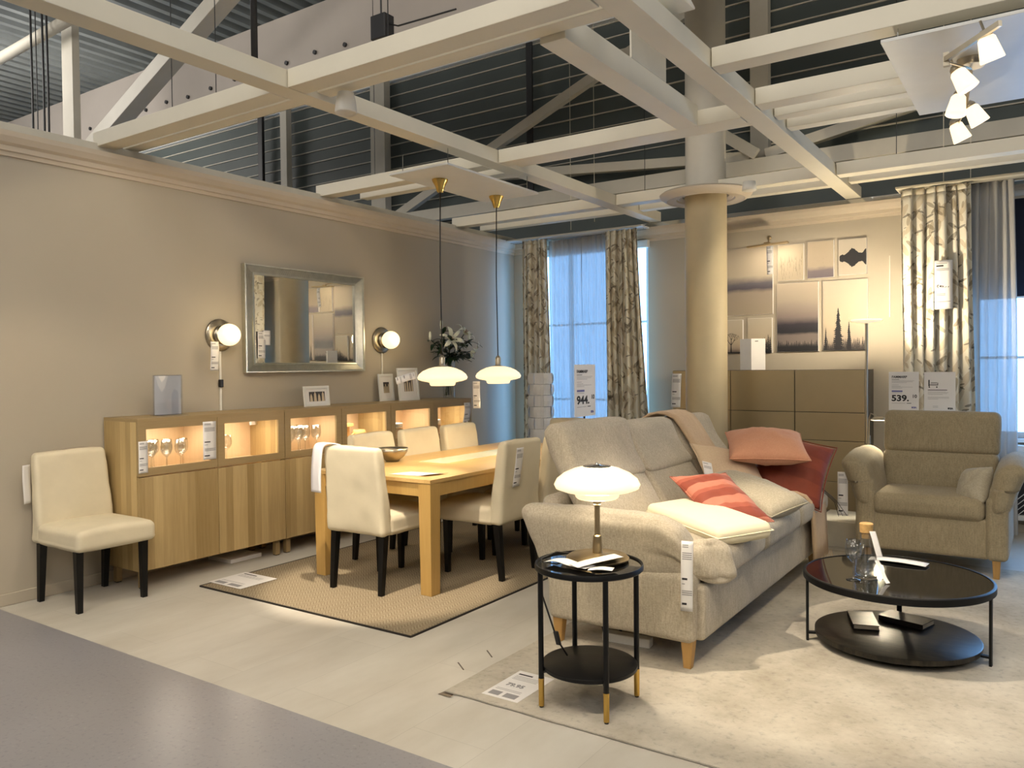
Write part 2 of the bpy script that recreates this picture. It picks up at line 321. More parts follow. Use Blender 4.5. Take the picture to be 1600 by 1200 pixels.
# ------------------------------------------------------------------ mesh helpers
def V(*a): return Vector(a)
class MB:
    def __init__(s): s.bm = bmesh.new(); s.mi = 0
    def _face(s, vs):
        try:
            f = s.bm.faces.new(vs); f.material_index = s.mi; return f
        except ValueError: return None
    def quad(s, *pts):
        return s._face([s.bm.verts.new(p) for p in pts])
    def box(s, x0, x1, y0, y1, z0, z1):
        v = [s.bm.verts.new((x, y, z)) for x in (x0, x1) for y in (y0, y1) for z in (z0, z1)]
        for f in ((0, 1, 3, 2), (4, 6, 7, 5), (0, 4, 5, 1), (2, 3, 7, 6), (0, 2, 6, 4), (1, 5, 7, 3)): s._face([v[i] for i in f])
        return s
    def obox(s, c, ax, ay, az):
        """oriented box: centre and three half-axis vectors"""
        c, ax, ay, az = map(Vector, (c, ax, ay, az))
        v = [s.bm.verts.new(c + ax * i + ay * j + az * k) for i in (-1, 1) for j in (-1, 1) for k in (-1, 1)]
        for f in ((0, 1, 3, 2), (4, 6, 7, 5), (0, 4, 5, 1), (2, 3, 7, 6), (0, 2, 6, 4), (1, 5, 7, 3)): s._face([v[i] for i in f])
        return s
    def bar(s, p, q, w, h, side=(0, 1, 0)):
        p, q = Vector(p), Vector(q); d = (q - p); n = d.normalized(); sd = Vector(side).normalized(); u = n.cross(sd).normalized()
        return s.obox((p + q) / 2, d / 2, sd * w / 2, u * h / 2)
    def taper(s, x0, x1, y0, y1, z0, X0, X1, Y0, Y1, z1):
        a = [s.bm.verts.new(p) for p in ((x0, y0, z0), (x1, y0, z0), (x1, y1, z0), (x0, y1, z0))]
        b_ = [s.bm.verts.new(p) for p in ((X0, Y0, z1), (X1, Y0, z1), (X1, Y1, z1), (X0, Y1, z1))]
        s._face(a[::-1]); s._face(b_)
        for i in range(4): s._face([a[i], a[(i + 1) % 4], b_[(i + 1) % 4], b_[i]])
        return s
    def lathe(s, prof, c=(0, 0, 0), seg=40, closed=False, axis='Z'):
        c = Vector(c); rings = []
        for r, z in prof:
            if r < 1e-6:
                p = V(0, 0, z) if axis == 'Z' else (V(z, 0, 0) if axis == 'X' else V(0, z, 0))
                rings.append([s.bm.verts.new(c + p)])
            else:
                row = []
                for i in range(seg):
                    a = 2 * PI * i / seg; cs, sn = r * math.cos(a), r * math.sin(a)
                    p = V(cs, sn, z) if axis == 'Z' else (V(z, cs, sn) if axis == 'X' else V(sn, z, cs))
                    row.append(s.bm.verts.new(c + p))
                rings.append(row)
        n = len(rings)
        for k in range(n if closed else n - 1):
            A, B = rings[k], rings[(k + 1) % n]
            if len(A) == 1 and len(B) == 1: continue
            for i in range(seg):
                j = (i + 1) % seg
                if len(A) == 1: s._face([A[0], B[j], B[i]])
                elif len(B) == 1: s._face([A[i], A[j], B[0]])
                else: s._face([A[i], A[j], B[j], B[i]])
        return s
    def tube(s, pts, r, seg=8, r1=None):
        pts = [Vector(p) for p in pts]; rows = []; n = len(pts)
        ref = V(0, 0, 1)
        for i, p in enumerate(pts):
            t = (pts[min(i + 1, n - 1)] - pts[max(i - 1, 0)]).normalized()
            if abs(t.dot(ref)) > 0.95: ref = V(1, 0, 0) if abs(t.x) < 0.8 else V(0, 1, 0)
            a = t.cross(ref).normalized(); b_ = t.cross(a).normalized(); ref = a.cross(t).normalized() if False else ref
            rr = r if r1 is None else r + (r1 - r) * i / (n - 1)
            rows.append([s.bm.verts.new(p + a * rr * math.cos(2 * PI * k / seg) + b_ * rr * math.sin(2 * PI * k / seg)) for k in range(seg)])
        for A, B in zip(rows, rows[1:]):
            for i in range(seg): s._face([A[i], A[(i + 1) % seg], B[(i + 1) % seg], B[i]])
        s._face(rows[0][::-1]); s._face(rows[-1]); return s
    def poly(s, pts, thick=None, n=None):
        """flat polygon; with thick + normal it is extruded"""
        v = [s.bm.verts.new(p) for p in pts]; s._face(v)
        if thick:
            n = Vector(n) * thick; v2 = [s.bm.verts.new(Vector(p) + n) for p in pts]; s._face(v2[::-1])
            for i in range(len(v)): s._face([v[i], v[(i + 1) % len(v)], v2[(i + 1) % len(v)], v2[i]])
        return s
    def grid(s, fn, nu, nv, uv=None):
        rows = [[s.bm.verts.new(fn(i / nu, j / nv)) for j in range(nv + 1)] for i in range(nu + 1)]
        lay = s.bm.loops.layers.uv.verify() if uv else None
        for i in range(nu):
            for j in range(nv):
                f = s._face([rows[i][j], rows[i + 1][j], rows[i + 1][j + 1], rows[i][j + 1]])
                if uv and f:
                    for l, (a, c) in zip(f.loops, ((i, j), (i + 1, j), (i + 1, j + 1), (i, j + 1))): l[lay].uv = uv(a / nu, c / nv)
        return s
    def soft(s, c, size, r=0.04, puff=(0, 0, 0), wr=0.0, fn=None, m=7, k=4):
        """rounded, puffed upholstery block; fn bends points given (p, normalised coords)"""
        c = Vector(c); h = [x / 2 for x in size]; start = len(s.bm.verts)
        r = min(r, min(h) * 0.98)
        def ax(i):
            L = [-h[i] + r * (1 - math.cos(PI / 2 * t / k)) for t in range(k)] if False else [-h[i] + r * t / k for t in range(k)]
            inner = [-(h[i] - r) + 2 * (h[i] - r) * t / m for t in range(m + 1)]
            return L + inner + [-x for x in reversed(L)]
        A = [ax(0), ax(1), ax(2)]; vmap = {}
        def pt(p):
            inner = V(*[max(-(h[i] - r), min(h[i] - r, p[i])) for i in range(3)]); d = V(*p) - inner
            if d.length > 1e-9: d = d.normalized() * r
            q = inner + d; t = [p[i] / h[i] for i in range(3)]
            for i in range(3):
                a_, b_ = (i + 1) % 3, (i + 2) % 3
                q[i] += puff[i] * t[i] * max(0, 1 - t[a_] ** 2) ** 0.8 * max(0, 1 - t[b_] ** 2) ** 0.8
            if wr:
                nn = noise.noise((q + c) * 9); n2 = noise.noise((q + c) * 22 + V(5, 3, 1)); q += (d.normalized() if d.length > 1e-9 else V(0, 0, 1)) * (nn * wr + n2 * wr * 0.35)
            q = q + c
            return fn(q, t) if fn else q
        def gv(p):
            key = tuple(round(x, 5) for x in p)
            if key not in vmap: vmap[key] = s.bm.verts.new(pt(p))
            return vmap[key]
        for i in range(3):
            a_, b_ = (i + 1) % 3, (i + 2) % 3
            for sg in (-1, 1):
                for u in range(len(A[a_]) - 1):
                    for v_ in range(len(A[b_]) - 1):
                        q = []
                        for du, dv in ((0, 0), (1, 0), (1, 1), (0, 1)):
                            p = [0, 0, 0]; p[i] = sg * h[i]; p[a_] = A[a_][u + du]; p[b_] = A[b_][v_ + dv]; q.append(gv(p))
                        if sg < 0: q.reverse()
                        s._face(q)
        return s
    def pillow(s, w_, h_, t_, n=22, wr=0.006, seed=0, conc=0.05, power=0.5, fn=None):
        rows = {}
        def pt(i, j, sg):
            u, v_ = -1 + 2 * i / n, -1 + 2 * j / n
            x = u * w_ / 2 * (1 - conc * (1 - v_ * v_)); y = v_ * h_ / 2 * (1 - conc * (1 - u * u))
            e = ((1 - u * u) * (1 - v_ * v_)); z = sg * t_ / 2 * e ** power
            if e > 0:
                z += e ** 0.3 * wr * (noise.noise(V(x * 9 + seed, y * 9, sg * 3)) + 0.5 * noise.noise(V(x * 25, y * 25 + seed, sg)))
            q = V(x, y, z); return fn(q) if fn else q
        for sg in (1, -1):
            for i in range(n + 1):
                for j in range(n + 1):
                    if sg == -1 and (i in (0, n) or j in (0, n)): rows[(i, j, -1)] = rows[(i, j, 1)]
                    else: rows[(i, j, sg)] = s.bm.verts.new(pt(i, j, sg))
        for sg in (1, -1):
            for i in range(n):
                for j in range(n):
                    q = [rows[(i, j, sg)], rows[(i + 1, j, sg)], rows[(i + 1, j + 1, sg)], rows[(i, j + 1, sg)]]
                    if sg < 0: q.reverse()
                    s._face(q)
        return s
    def build(s, name, mats, parent=None, smooth=False, bevel=0.0, solid=0.0, sub=0, auto=False):
        bm = s.bm
        bmesh.ops.recalc_face_normals(bm, faces=bm.faces)
        if parent is not None:
            top = parent
            while top.parent: top = top.parent
            if top.get('_w') or top.get('_c'): bmesh.ops.translate(bm, verts=bm.verts, vec=-top.location)
        me = bpy.data.meshes.new(name)
        for f in bm.faces: f.smooth = smooth
        bm.to_mesh(me); bm.free()
        for mm in (mats if isinstance(mats, (list, tuple)) else [mats]): me.materials.append(MATS[mm])
        o = bpy.data.objects.new(name, me); col.objects.link(o)
        if parent is not None: o.parent = parent
        if smooth and auto:
            me.shade_smooth(); 
            md = o.modifiers.new('split', 'EDGE_SPLIT'); md.split_angle = math.radians(40)
        if bevel:
            md = o.modifiers.new('bevel', 'BEVEL'); md.width = bevel; md.segments = 2; md.limit_method = 'ANGLE'
        if solid:
            md = o.modifiers.new('solid', 'SOLIDIFY'); md.thickness = solid; md.offset = 0
        if sub:
            md = o.modifiers.new('sub', 'SUBSURF'); md.levels = sub; md.render_levels = sub
        return o
def tag(o, label=None, cat=None, group=None, kind=None):
    for k, v in (('label', label), ('category', cat), ('group', group), ('kind', kind)):
        if v: o[k] = v
    if label and o.type == 'MESH' and o.parent is None and o.location.length < 1e-6 and not o.children:
        c = [v.co for v in o.data.vertices]; mn = [min(p[i] for p in c) for i in range(3)]; mx = [max(p[i] for p in c) for i in range(3)]
        org = Vector(((mn[0] + mx[0]) / 2, (mn[1] + mx[1]) / 2, mn[2])); o.data.transform(Matrix.Translation(-org)); o.location = org; o['_c'] = 1
    return o
def thing(name, label, cat, loc=(0, 0, 0), rz=0, group=None, world=True):
    o = bpy.data.objects.new(name, None); col.objects.link(o); o.location = loc; o.rotation_euler = (0, 0, rz); o.empty_display_size = 0.1
    tag(o, label, cat, group)
    if world and rz == 0: o['_w'] = 1
    return o
def struct(name, mb, mats, label=None, **k):
    o = mb.build(name, mats, **k); o['kind'] = 'structure'
    if label: o['label'] = label
    return o
def copy_tree(o, parent=None):
    c = o.copy(); col.objects.link(c)
    if parent is not None: c.parent = parent
    for ch in list(o.children): copy_tree(ch, c)
    return c
def text_part(name, txt, size, mat, parent, org, right, upv, thick=0.0004, bold=0.0, sx=1.0):
    """flat lettering: baseline start `org`, reading direction `right`, up `upv`, in the parent's space"""
    cu = bpy.data.curves.new('t', 'FONT'); cu.body = txt; cu.size = size; cu.offset = bold; cu.extrude = thick
    t = bpy.data.objects.new('t', cu); col.objects.link(t)
    bpy.context.view_layer.update()
    me = bpy.data.meshes.new_from_object(t.evaluated_get(bpy.context.evaluated_depsgraph_get()))
    bpy.data.objects.remove(t); bpy.data.curves.remove(cu)
    me.materials.clear(); me.materials.append(MATS[mat])
    R, U = Vector(right).normalized(), Vector(upv).normalized(); N = R.cross(U); O = Vector(org)
    if parent.get('_w'): O = O - parent.location
    M = Matrix(((R.x, U.x, N.x, O.x), (R.y, U.y, N.y, O.y), (R.z, U.z, N.z, O.z), (0, 0, 0, 1)))
    me.transform(M @ Matrix.Diagonal((sx, 1, 1, 1))); o = bpy.data.objects.new(name, me); col.objects.link(o); o.parent = parent; return o

# ------------------------------------------------------------------ SETTING: floor, walls, windows
mb = MB(); mb.box(-0.12, 14, 2.23, 8.1, -0.1, 0.0); struct('floor', mb, 'floor_beige', 'pale beige plank floor of the furnished corner')
mb = MB(); mb.box(-13, 14, -11, 2.23, -0.1, 0.0); struct('floor', mb, 'vinyl_grey', 'speckled grey vinyl aisle floor in front of the beige floor')
mb = MB(); mb.box(-13, -0.12, 2.23, 8.1, -0.1, 0.0); struct('floor', mb, 'vinyl_grey', 'grey floor beyond the left partition')
mb = MB(); mb.box(-0.12, 0, -1.5, 8.1, 0, 2.93); struct('wall_left', mb, 'wall_paint')
# back wall with two window openings
W1 = (0.24, 1.75, 0.20, 2.80); W2 = (4.80, 6.9, 0.80, 2.86)
mb = MB(); xs = [0.0, W1[0], W1[1], W2[0], W2[1], 14.0]
for a, b_, op in ((xs[0], xs[1], None), (xs[1], xs[2], W1), (xs[2], xs[3], None), (xs[3], xs[4], W2), (xs[4], xs[5], None)):
    if op is None: mb.box(a, b_, 7.974, 8.15, 0, 2.93)
    else: mb.box(a, b_, 7.974, 8.15, 0, op[2]); mb.box(a, b_, 7.974, 8.15, op[3], 2.93)
struct('wall_back', mb, 'wall_paint')
def window(n, op, nx, nz):
    x0, x1, z0, z1 = op; mb = MB(); t = 0.05
    mb.box(x0, x1, 8.03, 8.10, z0, z0 + t); mb.box(x0, x1, 8.03, 8.10, z1 - t, z1)
    mb.box(x0, x0 + t, 8.03, 8.10, z0 + t, z1 - t); mb.box(x1 - t, x1, 8.03, 8.10, z0 + t, z1 - t)
    for i in range(1, nx): xx = x0 + (x1 - x0) * i / nx; mb.box(xx - 0.02, xx + 0.02, 8.04, 8.09, z0 + t, z1 - t)
    for i in range(1, nz): zz = z0 + (z1 - z0) * i / nz; mb.box(x0 + t, x1 - t, 8.045, 8.085, zz - 0.012, zz + 0.012)
    o = struct('window_%d' % n, mb, 'white_trim')
    p = MB(); p.box(x0 + t, x1 - t, 8.062, 8.068, z0 + t, z1 - t); q = p.build('pane', 'clear_pane', o)
    s = MB(); s.box(x0 - 0.03, x1 + 0.03, 7.93, 8.03, z0 - 0.03, z0); s.build('sill', 'white_trim', o)
window(1, W1, 3, 3); window(2, W2, 3, 3)
# crown mouldings (stepped profile swept along the walls)
prof = [(0.0, 2.79), (0.012, 2.79), (0.016, 2.815), (0.03, 2.82), (0.034, 2.85), (0.055, 2.865), (0.075, 2.90), (0.082, 2.93), (0.0, 2.93)]
mb = MB(); A = [mb.bm.verts.new((d, -1.5, z)) for d, z in prof]; B = [mb.bm.verts.new((d, 7.974 - d, z)) for d, z in prof]
for i in range(len(prof) - 1): mb._face([A[i], B[i], B[i + 1], A[i + 1]])
mb._face(A[::-1]); struct('trim_1', mb, 'crown_paint', 'crown moulding along the left wall')
mb = MB(); A = [mb.bm.verts.new((d, 7.974 - d, z)) for d, z in prof]; B = [mb.bm.verts.new((13.9, 7.974 - d, z)) for d, z in prof]
for i in range(len(prof) - 1): mb._face([A[i], B[i], B[i + 1], A[i + 1]])
struct('trim_2', mb, 'crown_paint', 'crown moulding along the back wall')
mb = MB(); mb.box(0, 0.014, -1.5, 7.96, 0, 0.075); struct('baseboard_left', mb, 'wall_paint', bevel=0.004)
mb = MB(); mb.box(0.014, 13.9, 7.96, 7.974, 0, 0.075); struct('baseboard_back', mb, 'wall_paint', bevel=0.004)
mb = MB(); mb.box(-0.12, -0.004, -1.5, 8.1, 2.934, 3.0); struct('trim_3', mb, 'steel_paint', 'steel rail on top of the left wall')
mb = MB(); mb.box(1.75, 4.3, 7.93, 7.99, 2.935, 2.975); struct('trim_4', mb, 'chrome', 'pale metal rail on top of the back wall')
# hall shell out of sight: outer walls, roof
mb = MB(); mb.box(-13.2, -13, -11, 8.4, 0, 6.9); struct('wall_outer_left', mb, 'hall_wall')
mb = MB(); mb.box(14, 14.2, -11, 8.4, 0, 6.9); struct('wall_outer_right', mb, 'hall_wall')
mb = MB(); mb.box(-13.2, 14.2, -11.2, -11, 0, 6.9); struct('wall_outer_front', mb, 'hall_wall')
# facade of dark horizontal panels with light ribs above the back wall
mb = MB(); mb.box(-13, 14, 8.16, 8.3, 2.9, 6.8); mb.box(-13, -0.12, 8.16, 8.3, 0, 2.9)
z = 3.0
while z < 6.4:
    mb.taper(-13, 14, 8.145, 8.16, z + 0.02, -13, 14, 8.155, 8.16, z + 0.15); z += 0.165
mb.mi = 1; z = 3.0
while z < 6.4:
    mb.box(-13, 14, 8.14, 8.16, z + 0.006, z + 0.018); z += 0.165
struct('wall_facade', mb, ['facade_panel', 'steel_paint'], 'dark ribbed outer wall rising above the room')
# corrugated roof deck
mb = MB(); x = -13.0
while x < 14:
    P = [(x, 6.55), (x + 0.10, 6.55), (x + 0.14, 6.64), (x + 0.24, 6.64), (x + 0.28, 6.55)]
    for (a, za), (b_, zb) in zip(P, P[1:]): mb.quad((a, -11, za), (b_, -11, zb), (b_, 8.3, zb), (a, 8.3, za))
    x += 0.28
mb.box(-13.2, 14.2, -11.2, 8.4, 6.7, 6.8)
struct('ceiling', mb, 'roof_metal', 'corrugated metal roof deck')

# ------------------------------------------------------------------ ceiling grid and steelwork
def beam(p0, p1, w_=0.12, h_=0.09, mat='grid_paint', label=None):
    """beam hanging with its bottom at the given z"""
    p, q = Vector(p0), Vector(p1); mb = MB(); mb.bar(p + V(0, 0, h_ / 2), q + V(0, 0, h_ / 2), w_, h_, side=(q - p).normalized().cross(V(0, 0, 1)))
    o = mb.build('ceiling_beam', mat, bevel=0.003); o['kind'] = 'structure'
    if label: o['label'] = label
    return o
ZB = 2.98
for x, y0, y1 in ((1.855, -2.0, 7.93), (3.84, -2.0, 7.93), (5.9, -2.0, 7.93)): beam((x, y0, ZB), (x, y1, ZB), 0.135, 0.10)
for y, x0, x1 in ((2.99, -0.06, 1.78), (2.99, 1.93, 3.765), (4.98, -0.06, 1.78), (4.98, 1.93, 3.765), (4.79, 3.915, 5.835),
                  (6.92, -0.06, 1.78), (6.92, 1.93, 3.765), (6.92, 3.915, 5.835), (4.06, 3.915, 5.835), (0.98, -0.06, 1.78), (0.98, 1.93, 3.765), (0.98, 3.915, 5.835)):
    beam((x0, y, ZB), (x1, y, ZB), 0.13, 0.10)
# secondary rails just behind the cross beams
for y, x0, x1 in ((3.185, -0.06, 1.78), (3.185, 1.93, 3.765), (5.17, 1.93, 3.765), (5.16, 3.915, 5.835), (5.45, 3.915, 5.835), (7.42, -0.06, 1.78), (7.42, 1.93, 3.765), (7.38, 3.915, 5.835), (5.35, 0.1, 1.78)):
    beam((x0, y, ZB + 0.03), (x1, y, ZB + 0.03), 0.10, 0.08)
beam((3.418, 3.24, ZB), (3.418, 4.915, ZB), 0.14, 0.13)
mb = MB()   # pale girder with bolts, running behind the grid
mb.box(-12.9, 6.0, 5.5, 5.62, 4.22, 5.06)
g = mb.build('steel_girder', 'girder_paint', bevel=0.006); tag(g, 'wide pale grey girder with bolt heads high above the left wall', 'girder'); 
for k in range(13):
    mb = MB(); mb.lathe([(0, -0.02), (0.022, -0.02), (0.022, 0.0)], (-5.3 + 0.42 * k, 5.499, 4.56 + 0.012 * (k % 3)), 8, axis='Y'); mb.build('bolt', 'dark_steel', g)
mb = MB(); mb.box(-12.9, -0.2, 5.42, 5.498, 4.10, 4.16); tag(mb.build('cable_tray', 'dark_steel'), 'dark narrow tray below the pale girder', 'tray')
# left truss (beyond the partition)
def steel(name, segs, label, cat, mat='steel_paint'):
    """segs: (p, q, w, h)"""
    t = thing(name, label, cat, segs[0][0])
    for p, q, w_, h_ in segs:
        mb = MB(); mb.bar(p, q, w_, h_, side=(0, 1, 0)); mb.build('member', mat, t, bevel=0.004)
    return t
steel('roof_truss', [((-3.4, 4.5, 0.0), (-3.4, 4.5, 6.5), 0.08, 0.22), ((-2.95, 4.5, 3.8), (3.2, 4.5, 6.5), 0.16, 0.15)],
      'white steel post with a slanting brace behind the left wall', 'truss')
mb = MB(); mb.tube([(-7.5, 4.28, 4.93), (-4.56, 4.28, 5.0), (-3.0, 4.28, 5.06)], 0.06, 12); tag(mb.build('steel_pipe', 'steel_paint', smooth=True), 'sloping pale pipe at the upper left corner', 'pipe')
mb = MB(); mb.tube([(0.99, 3.45, 3.47), (0.99, 3.45, 6.5)], 0.022, 10); tag(mb.build('hanger_pipe', 'dark_steel', smooth=True), 'thick dark vertical pipe in front of the pale girder', 'pipe')
for k, (x, r_) in enumerate(((-3.51, 0.012), (-3.41, 0.006), (-3.27, 0.012), (-3.18, 0.012))):
    mb = MB(); mb.tube([(x, 4.15, 2.0), (x + 0.01, 4.15, 4.4), (x - 0.02, 4.15, 6.5)], r_, 6)
    tag(mb.build('hanging_cable', 'dark_steel', smooth=True), ('leftmost thick dark', 'thin grey', 'third thick dark', 'rightmost thick dark')[k] + ' cable hanging left of the white steel post', 'cable', 'cables beside the white post')
# facade posts and truss
steel('facade_post', [((-4.12, 8.02, 0), (-4.12, 8.02, 6.5), 0.1, 0.14)], 'slim white post against the dark outer wall', 'post')
steel('facade_post', [((-2.2, 8.02, 0), (-2.2, 8.02, 6.5), 0.12, 0.26)], 'broad white post left of the middle of the dark outer wall', 'post')
steel('facade_post', [((2.95, 8.03, 3.3), (2.95, 8.03, 6.5), 0.10, 0.18)], 'pale post on the dark outer wall right of the round column', 'post')
mb = MB(); mb.box(-13, 13, 8.07, 8.138, 5.33, 5.62); struct('trim_5', mb, 'white_trim', 'white horizontal beam along the top of the dark panels')
mb = MB(); mb.box(0.15, 0.24, 8.04, 8.068, 3.3, 5.32); tag(mb.build('drain_pipe', 'dark_steel', bevel=0.01), 'black vertical strip on the dark ribbed wall', 'pipe')
mb = MB(); mb.box(-4.75, -4.64, 8.0, 8.05, 0, 5.5); tag(mb.build('drain_pipe', 'dark_steel', bevel=0.01), 'black vertical strip at the left end of the ribbed wall', 'pipe')
steel('facade_truss', [((-2.3, 7.86, 3.39), (7.5, 7.86, 3.39), 0.10, 0.15), ((2.9, 7.88, 3.5), (-1.5, 7.88, 3.86), 0.09, 0.10), ((3.05, 7.88, 3.50), (7.4, 7.88, 4.28), 0.09, 0.10),
      ((-0.35, 7.93, 4.08), (3.6, 7.93, 5.65), 0.08, 0.11), ((-0.5, 7.93, 4.02), (-2.0, 7.93, 3.4), 0.08, 0.11), ((2.4, 7.80, 3.92), (2.98, 7.80, 3.50), 0.06, 0.11)],
      'horizontal pale steel truss in front of the dark outer wall', 'truss')
mb = MB()
for k in range(6): mb.box(4.4 + k * 0.5, 4.415 + k * 0.5, 7.7, 7.712, 3.12, 3.27)
mb.box(3.7, 7.2, 7.698, 7.714, 3.26, 3.275); tag(mb.build('thin_rail', 'white_paint'), 'thin white rail above the right end of the back wall', 'rail')
# thin suspension wires
for k, (x, y, z0, z1) in enumerate(((1.3, 7.6, 3.0, 6.4), (0.95, 7.7, 2.96, 6.4), (0.0 + 0.6, 4.98, 3.07, 6.4), (1.2, 3.0, 3.07, 6.4), (0.75, 3.0, 3.07, 6.4), (4.6, 7.7, 2.97, 6.4), (4.8, 7.7, 2.97, 6.4), (2.2, 6.92, 3.07, 6.4), (4.35, 6.92, 3.07, 6.4), (2.6, 3.0, 3.07, 6.4))):
    mb = MB(); mb.tube([(x, y, z0), (x, y, z1)], 0.003, 5); tag(mb.build('suspension_wire', 'dark_steel' if z0 > 3 else 'white_paint'), 'thin vertical wire ' + ('left of the far window above its rail', 'above the far curtain rail, left one', 'rising left of the pendant board', 'rising from the left cross beam, nearer the crossing', 'rising from the left cross beam, nearer the wall', 'above the right curtain rail, left one', 'above the right curtain rail, second one', 'between the pendant board and the column', 'right of the column over the pictures', 'in front of the dark ribbed wall, upper middle')[k], 'wire', 'suspension wires')
# round column and its collar
CX, CY = 2.78, 6.95
mb = MB(); mb.lathe([(0.0, 0), (0.185, 0), (0.185, 2.97), (0, 2.97)], (CX, CY, 0), 56); struct('column', mb, 'column_paint', 'round painted column behind the sofa', smooth=True, auto=True)
mb = MB(); mb.lathe([(0.0, 2.971), (0.178, 2.971), (0.178, 6.5), (0, 6.5)], (CX, CY, 0), 56); struct('column', mb, 'steel_paint', 'upper unpainted length of the round column above the collar', smooth=True, auto=True)
mb = MB(); mb.lathe([(0.205, 2.965), (0.235, 2.95), (0.25, 2.955), (0.26, 2.942), (0.33, 2.94), (0.345, 2.93), (0.365, 2.94), (0.385, 2.955), (0.40, 2.965), (0.41, 2.985), (0.39, 3.0), (0.205, 3.0)], (CX, CY, 0), 64, closed=True)
tag(mb.build('column_collar', 'crown_paint', smooth=True, auto=True), 'round moulded plaster collar around the column below the grid', 'ceiling rosette')
# ceiling boards carrying the lamps
def hung_board(x0, x1, y0, y1, z, label):
    mb = MB(); mb.box(x0, x1, y0, y1, z, z + 0.016); t = tag(mb.build('lamp_board', 'white_trim', bevel=0.002), label, 'board')
    for x in (x0 + 0.06, x1 - 0.06):
        for y in (y0 + 0.08, y1 - 0.08):
            m2 = MB(); m2.tube([(x, y, z + 0.01), (x, y, ZB + 0.02)], 0.003, 5); m2.build('hanger', 'chrome', t)
    return t
hung_board(1.40, 1.94, 4.29, 5.46, 2.84, 'white board under the ceiling grid carrying the two pendant lamps')
hung_board(4.72, 5.36, 3.96, 5.24, 2.90, 'white board at the upper right carrying the five-armed spotlight')
# small ceiling fittings
mb = MB(); mb.box(3.475, 3.487, 3.95, 4.42, 3.112, 3.36); tag(mb.build('upright_panel', 'steel_paint', bevel=0.004), 'pale upright panel standing on the broad beam left of the column', 'panel')
t = thing('ceiling_spotlight', 'small white spotlight can under the left cross beam', 'spotlight', (2.12, 3.17, 2.86), group='grid spotlight cans')
mb = MB(); mb.lathe([(0.0, 2.985), (0.045, 2.98), (0.055, 2.93), (0.062, 2.875), (0.058, 2.865), (0.05, 2.875), (0.0, 2.90)], (2.12, 3.17, 0), 28); mb.build('housing', 'plastic_white', t, smooth=True)
t = thing('ceiling_spotlight', 'small white spotlight can right of the column collar', 'spotlight', (3.3, 6.75, 2.88), group='grid spotlight cans')
mb = MB(); mb.lathe([(0.0, 2.97), (0.05, 2.97), (0.06, 2.90), (0.054, 2.895), (0.0, 2.92)], (3.28, 6.62, 0), 28); mb.build('housing', 'plastic_white', t, smooth=True)
t = thing('emergency_light', 'white emergency light box with green diode at the top edge', 'emergency light', (3.84, 3.52, 3.10))
mb = MB(); mb.taper(3.70, 3.98, 3.42, 3.62, 3.12, 3.72, 3.96, 3.44, 3.60, 3.17); mb.build('housing', 'plastic_white', t, bevel=0.008)
mb = MB(); mb.lathe([(0, 3.118), (0.006, 3.118), (0.006, 3.122)], (3.82, 3.47, 0), 8); mb.build('diode', 'green_led', t)
t = thing('junction_box', 'dark grey electrical box in front of the pale girder', 'electrical box', (1.4, 4.3, 3.8))
mb = MB(); mb.box(1.32, 1.46, 4.2, 4.3, 3.80, 3.97); mb.build('box', 'dark_steel', t, bevel=0.006)
mb = MB(); mb.tube([(1.38, 4.25, 3.97), (1.38, 4.25, 6.5)], 0.007, 6); mb.build('conduit', 'dark_steel', t)
mb = MB(); mb.tube([(1.46, 4.25, 3.9), (1.55, 4.24, 3.86), (1.8, 4.22, 3.84), (2.1, 4.2, 3.82)], 0.006, 6); mb.build('cable', 'dark_steel', t)
for (x, y, L, lab) in ((-6.0, 5.0, 2.2, 'lit fluorescent tube fitting at the far left of the roof'), (-1.2, 4.9, 1.6, 'lit fluorescent tube fitting beside the slanting brace')):
    z = 5.6 if y < 5 else (4.6 if x < -5 else 4.1)
    t = thing('fluorescent_light', lab, 'ceiling light', (x, y, z), group='fluorescent fittings')
    mb = MB(); mb.box(x - 0.06, x + 0.06, y - L / 2, y + L / 2, z, z + 0.05); mb.build('housing', 'white_trim', t)
    mb = MB(); mb.box(x - 0.045, x + 0.045, y - L / 2 + 0.03, y + L / 2 - 0.03, z - 0.014, z - 0.001); mb.build('tube', 'tube_light', t)

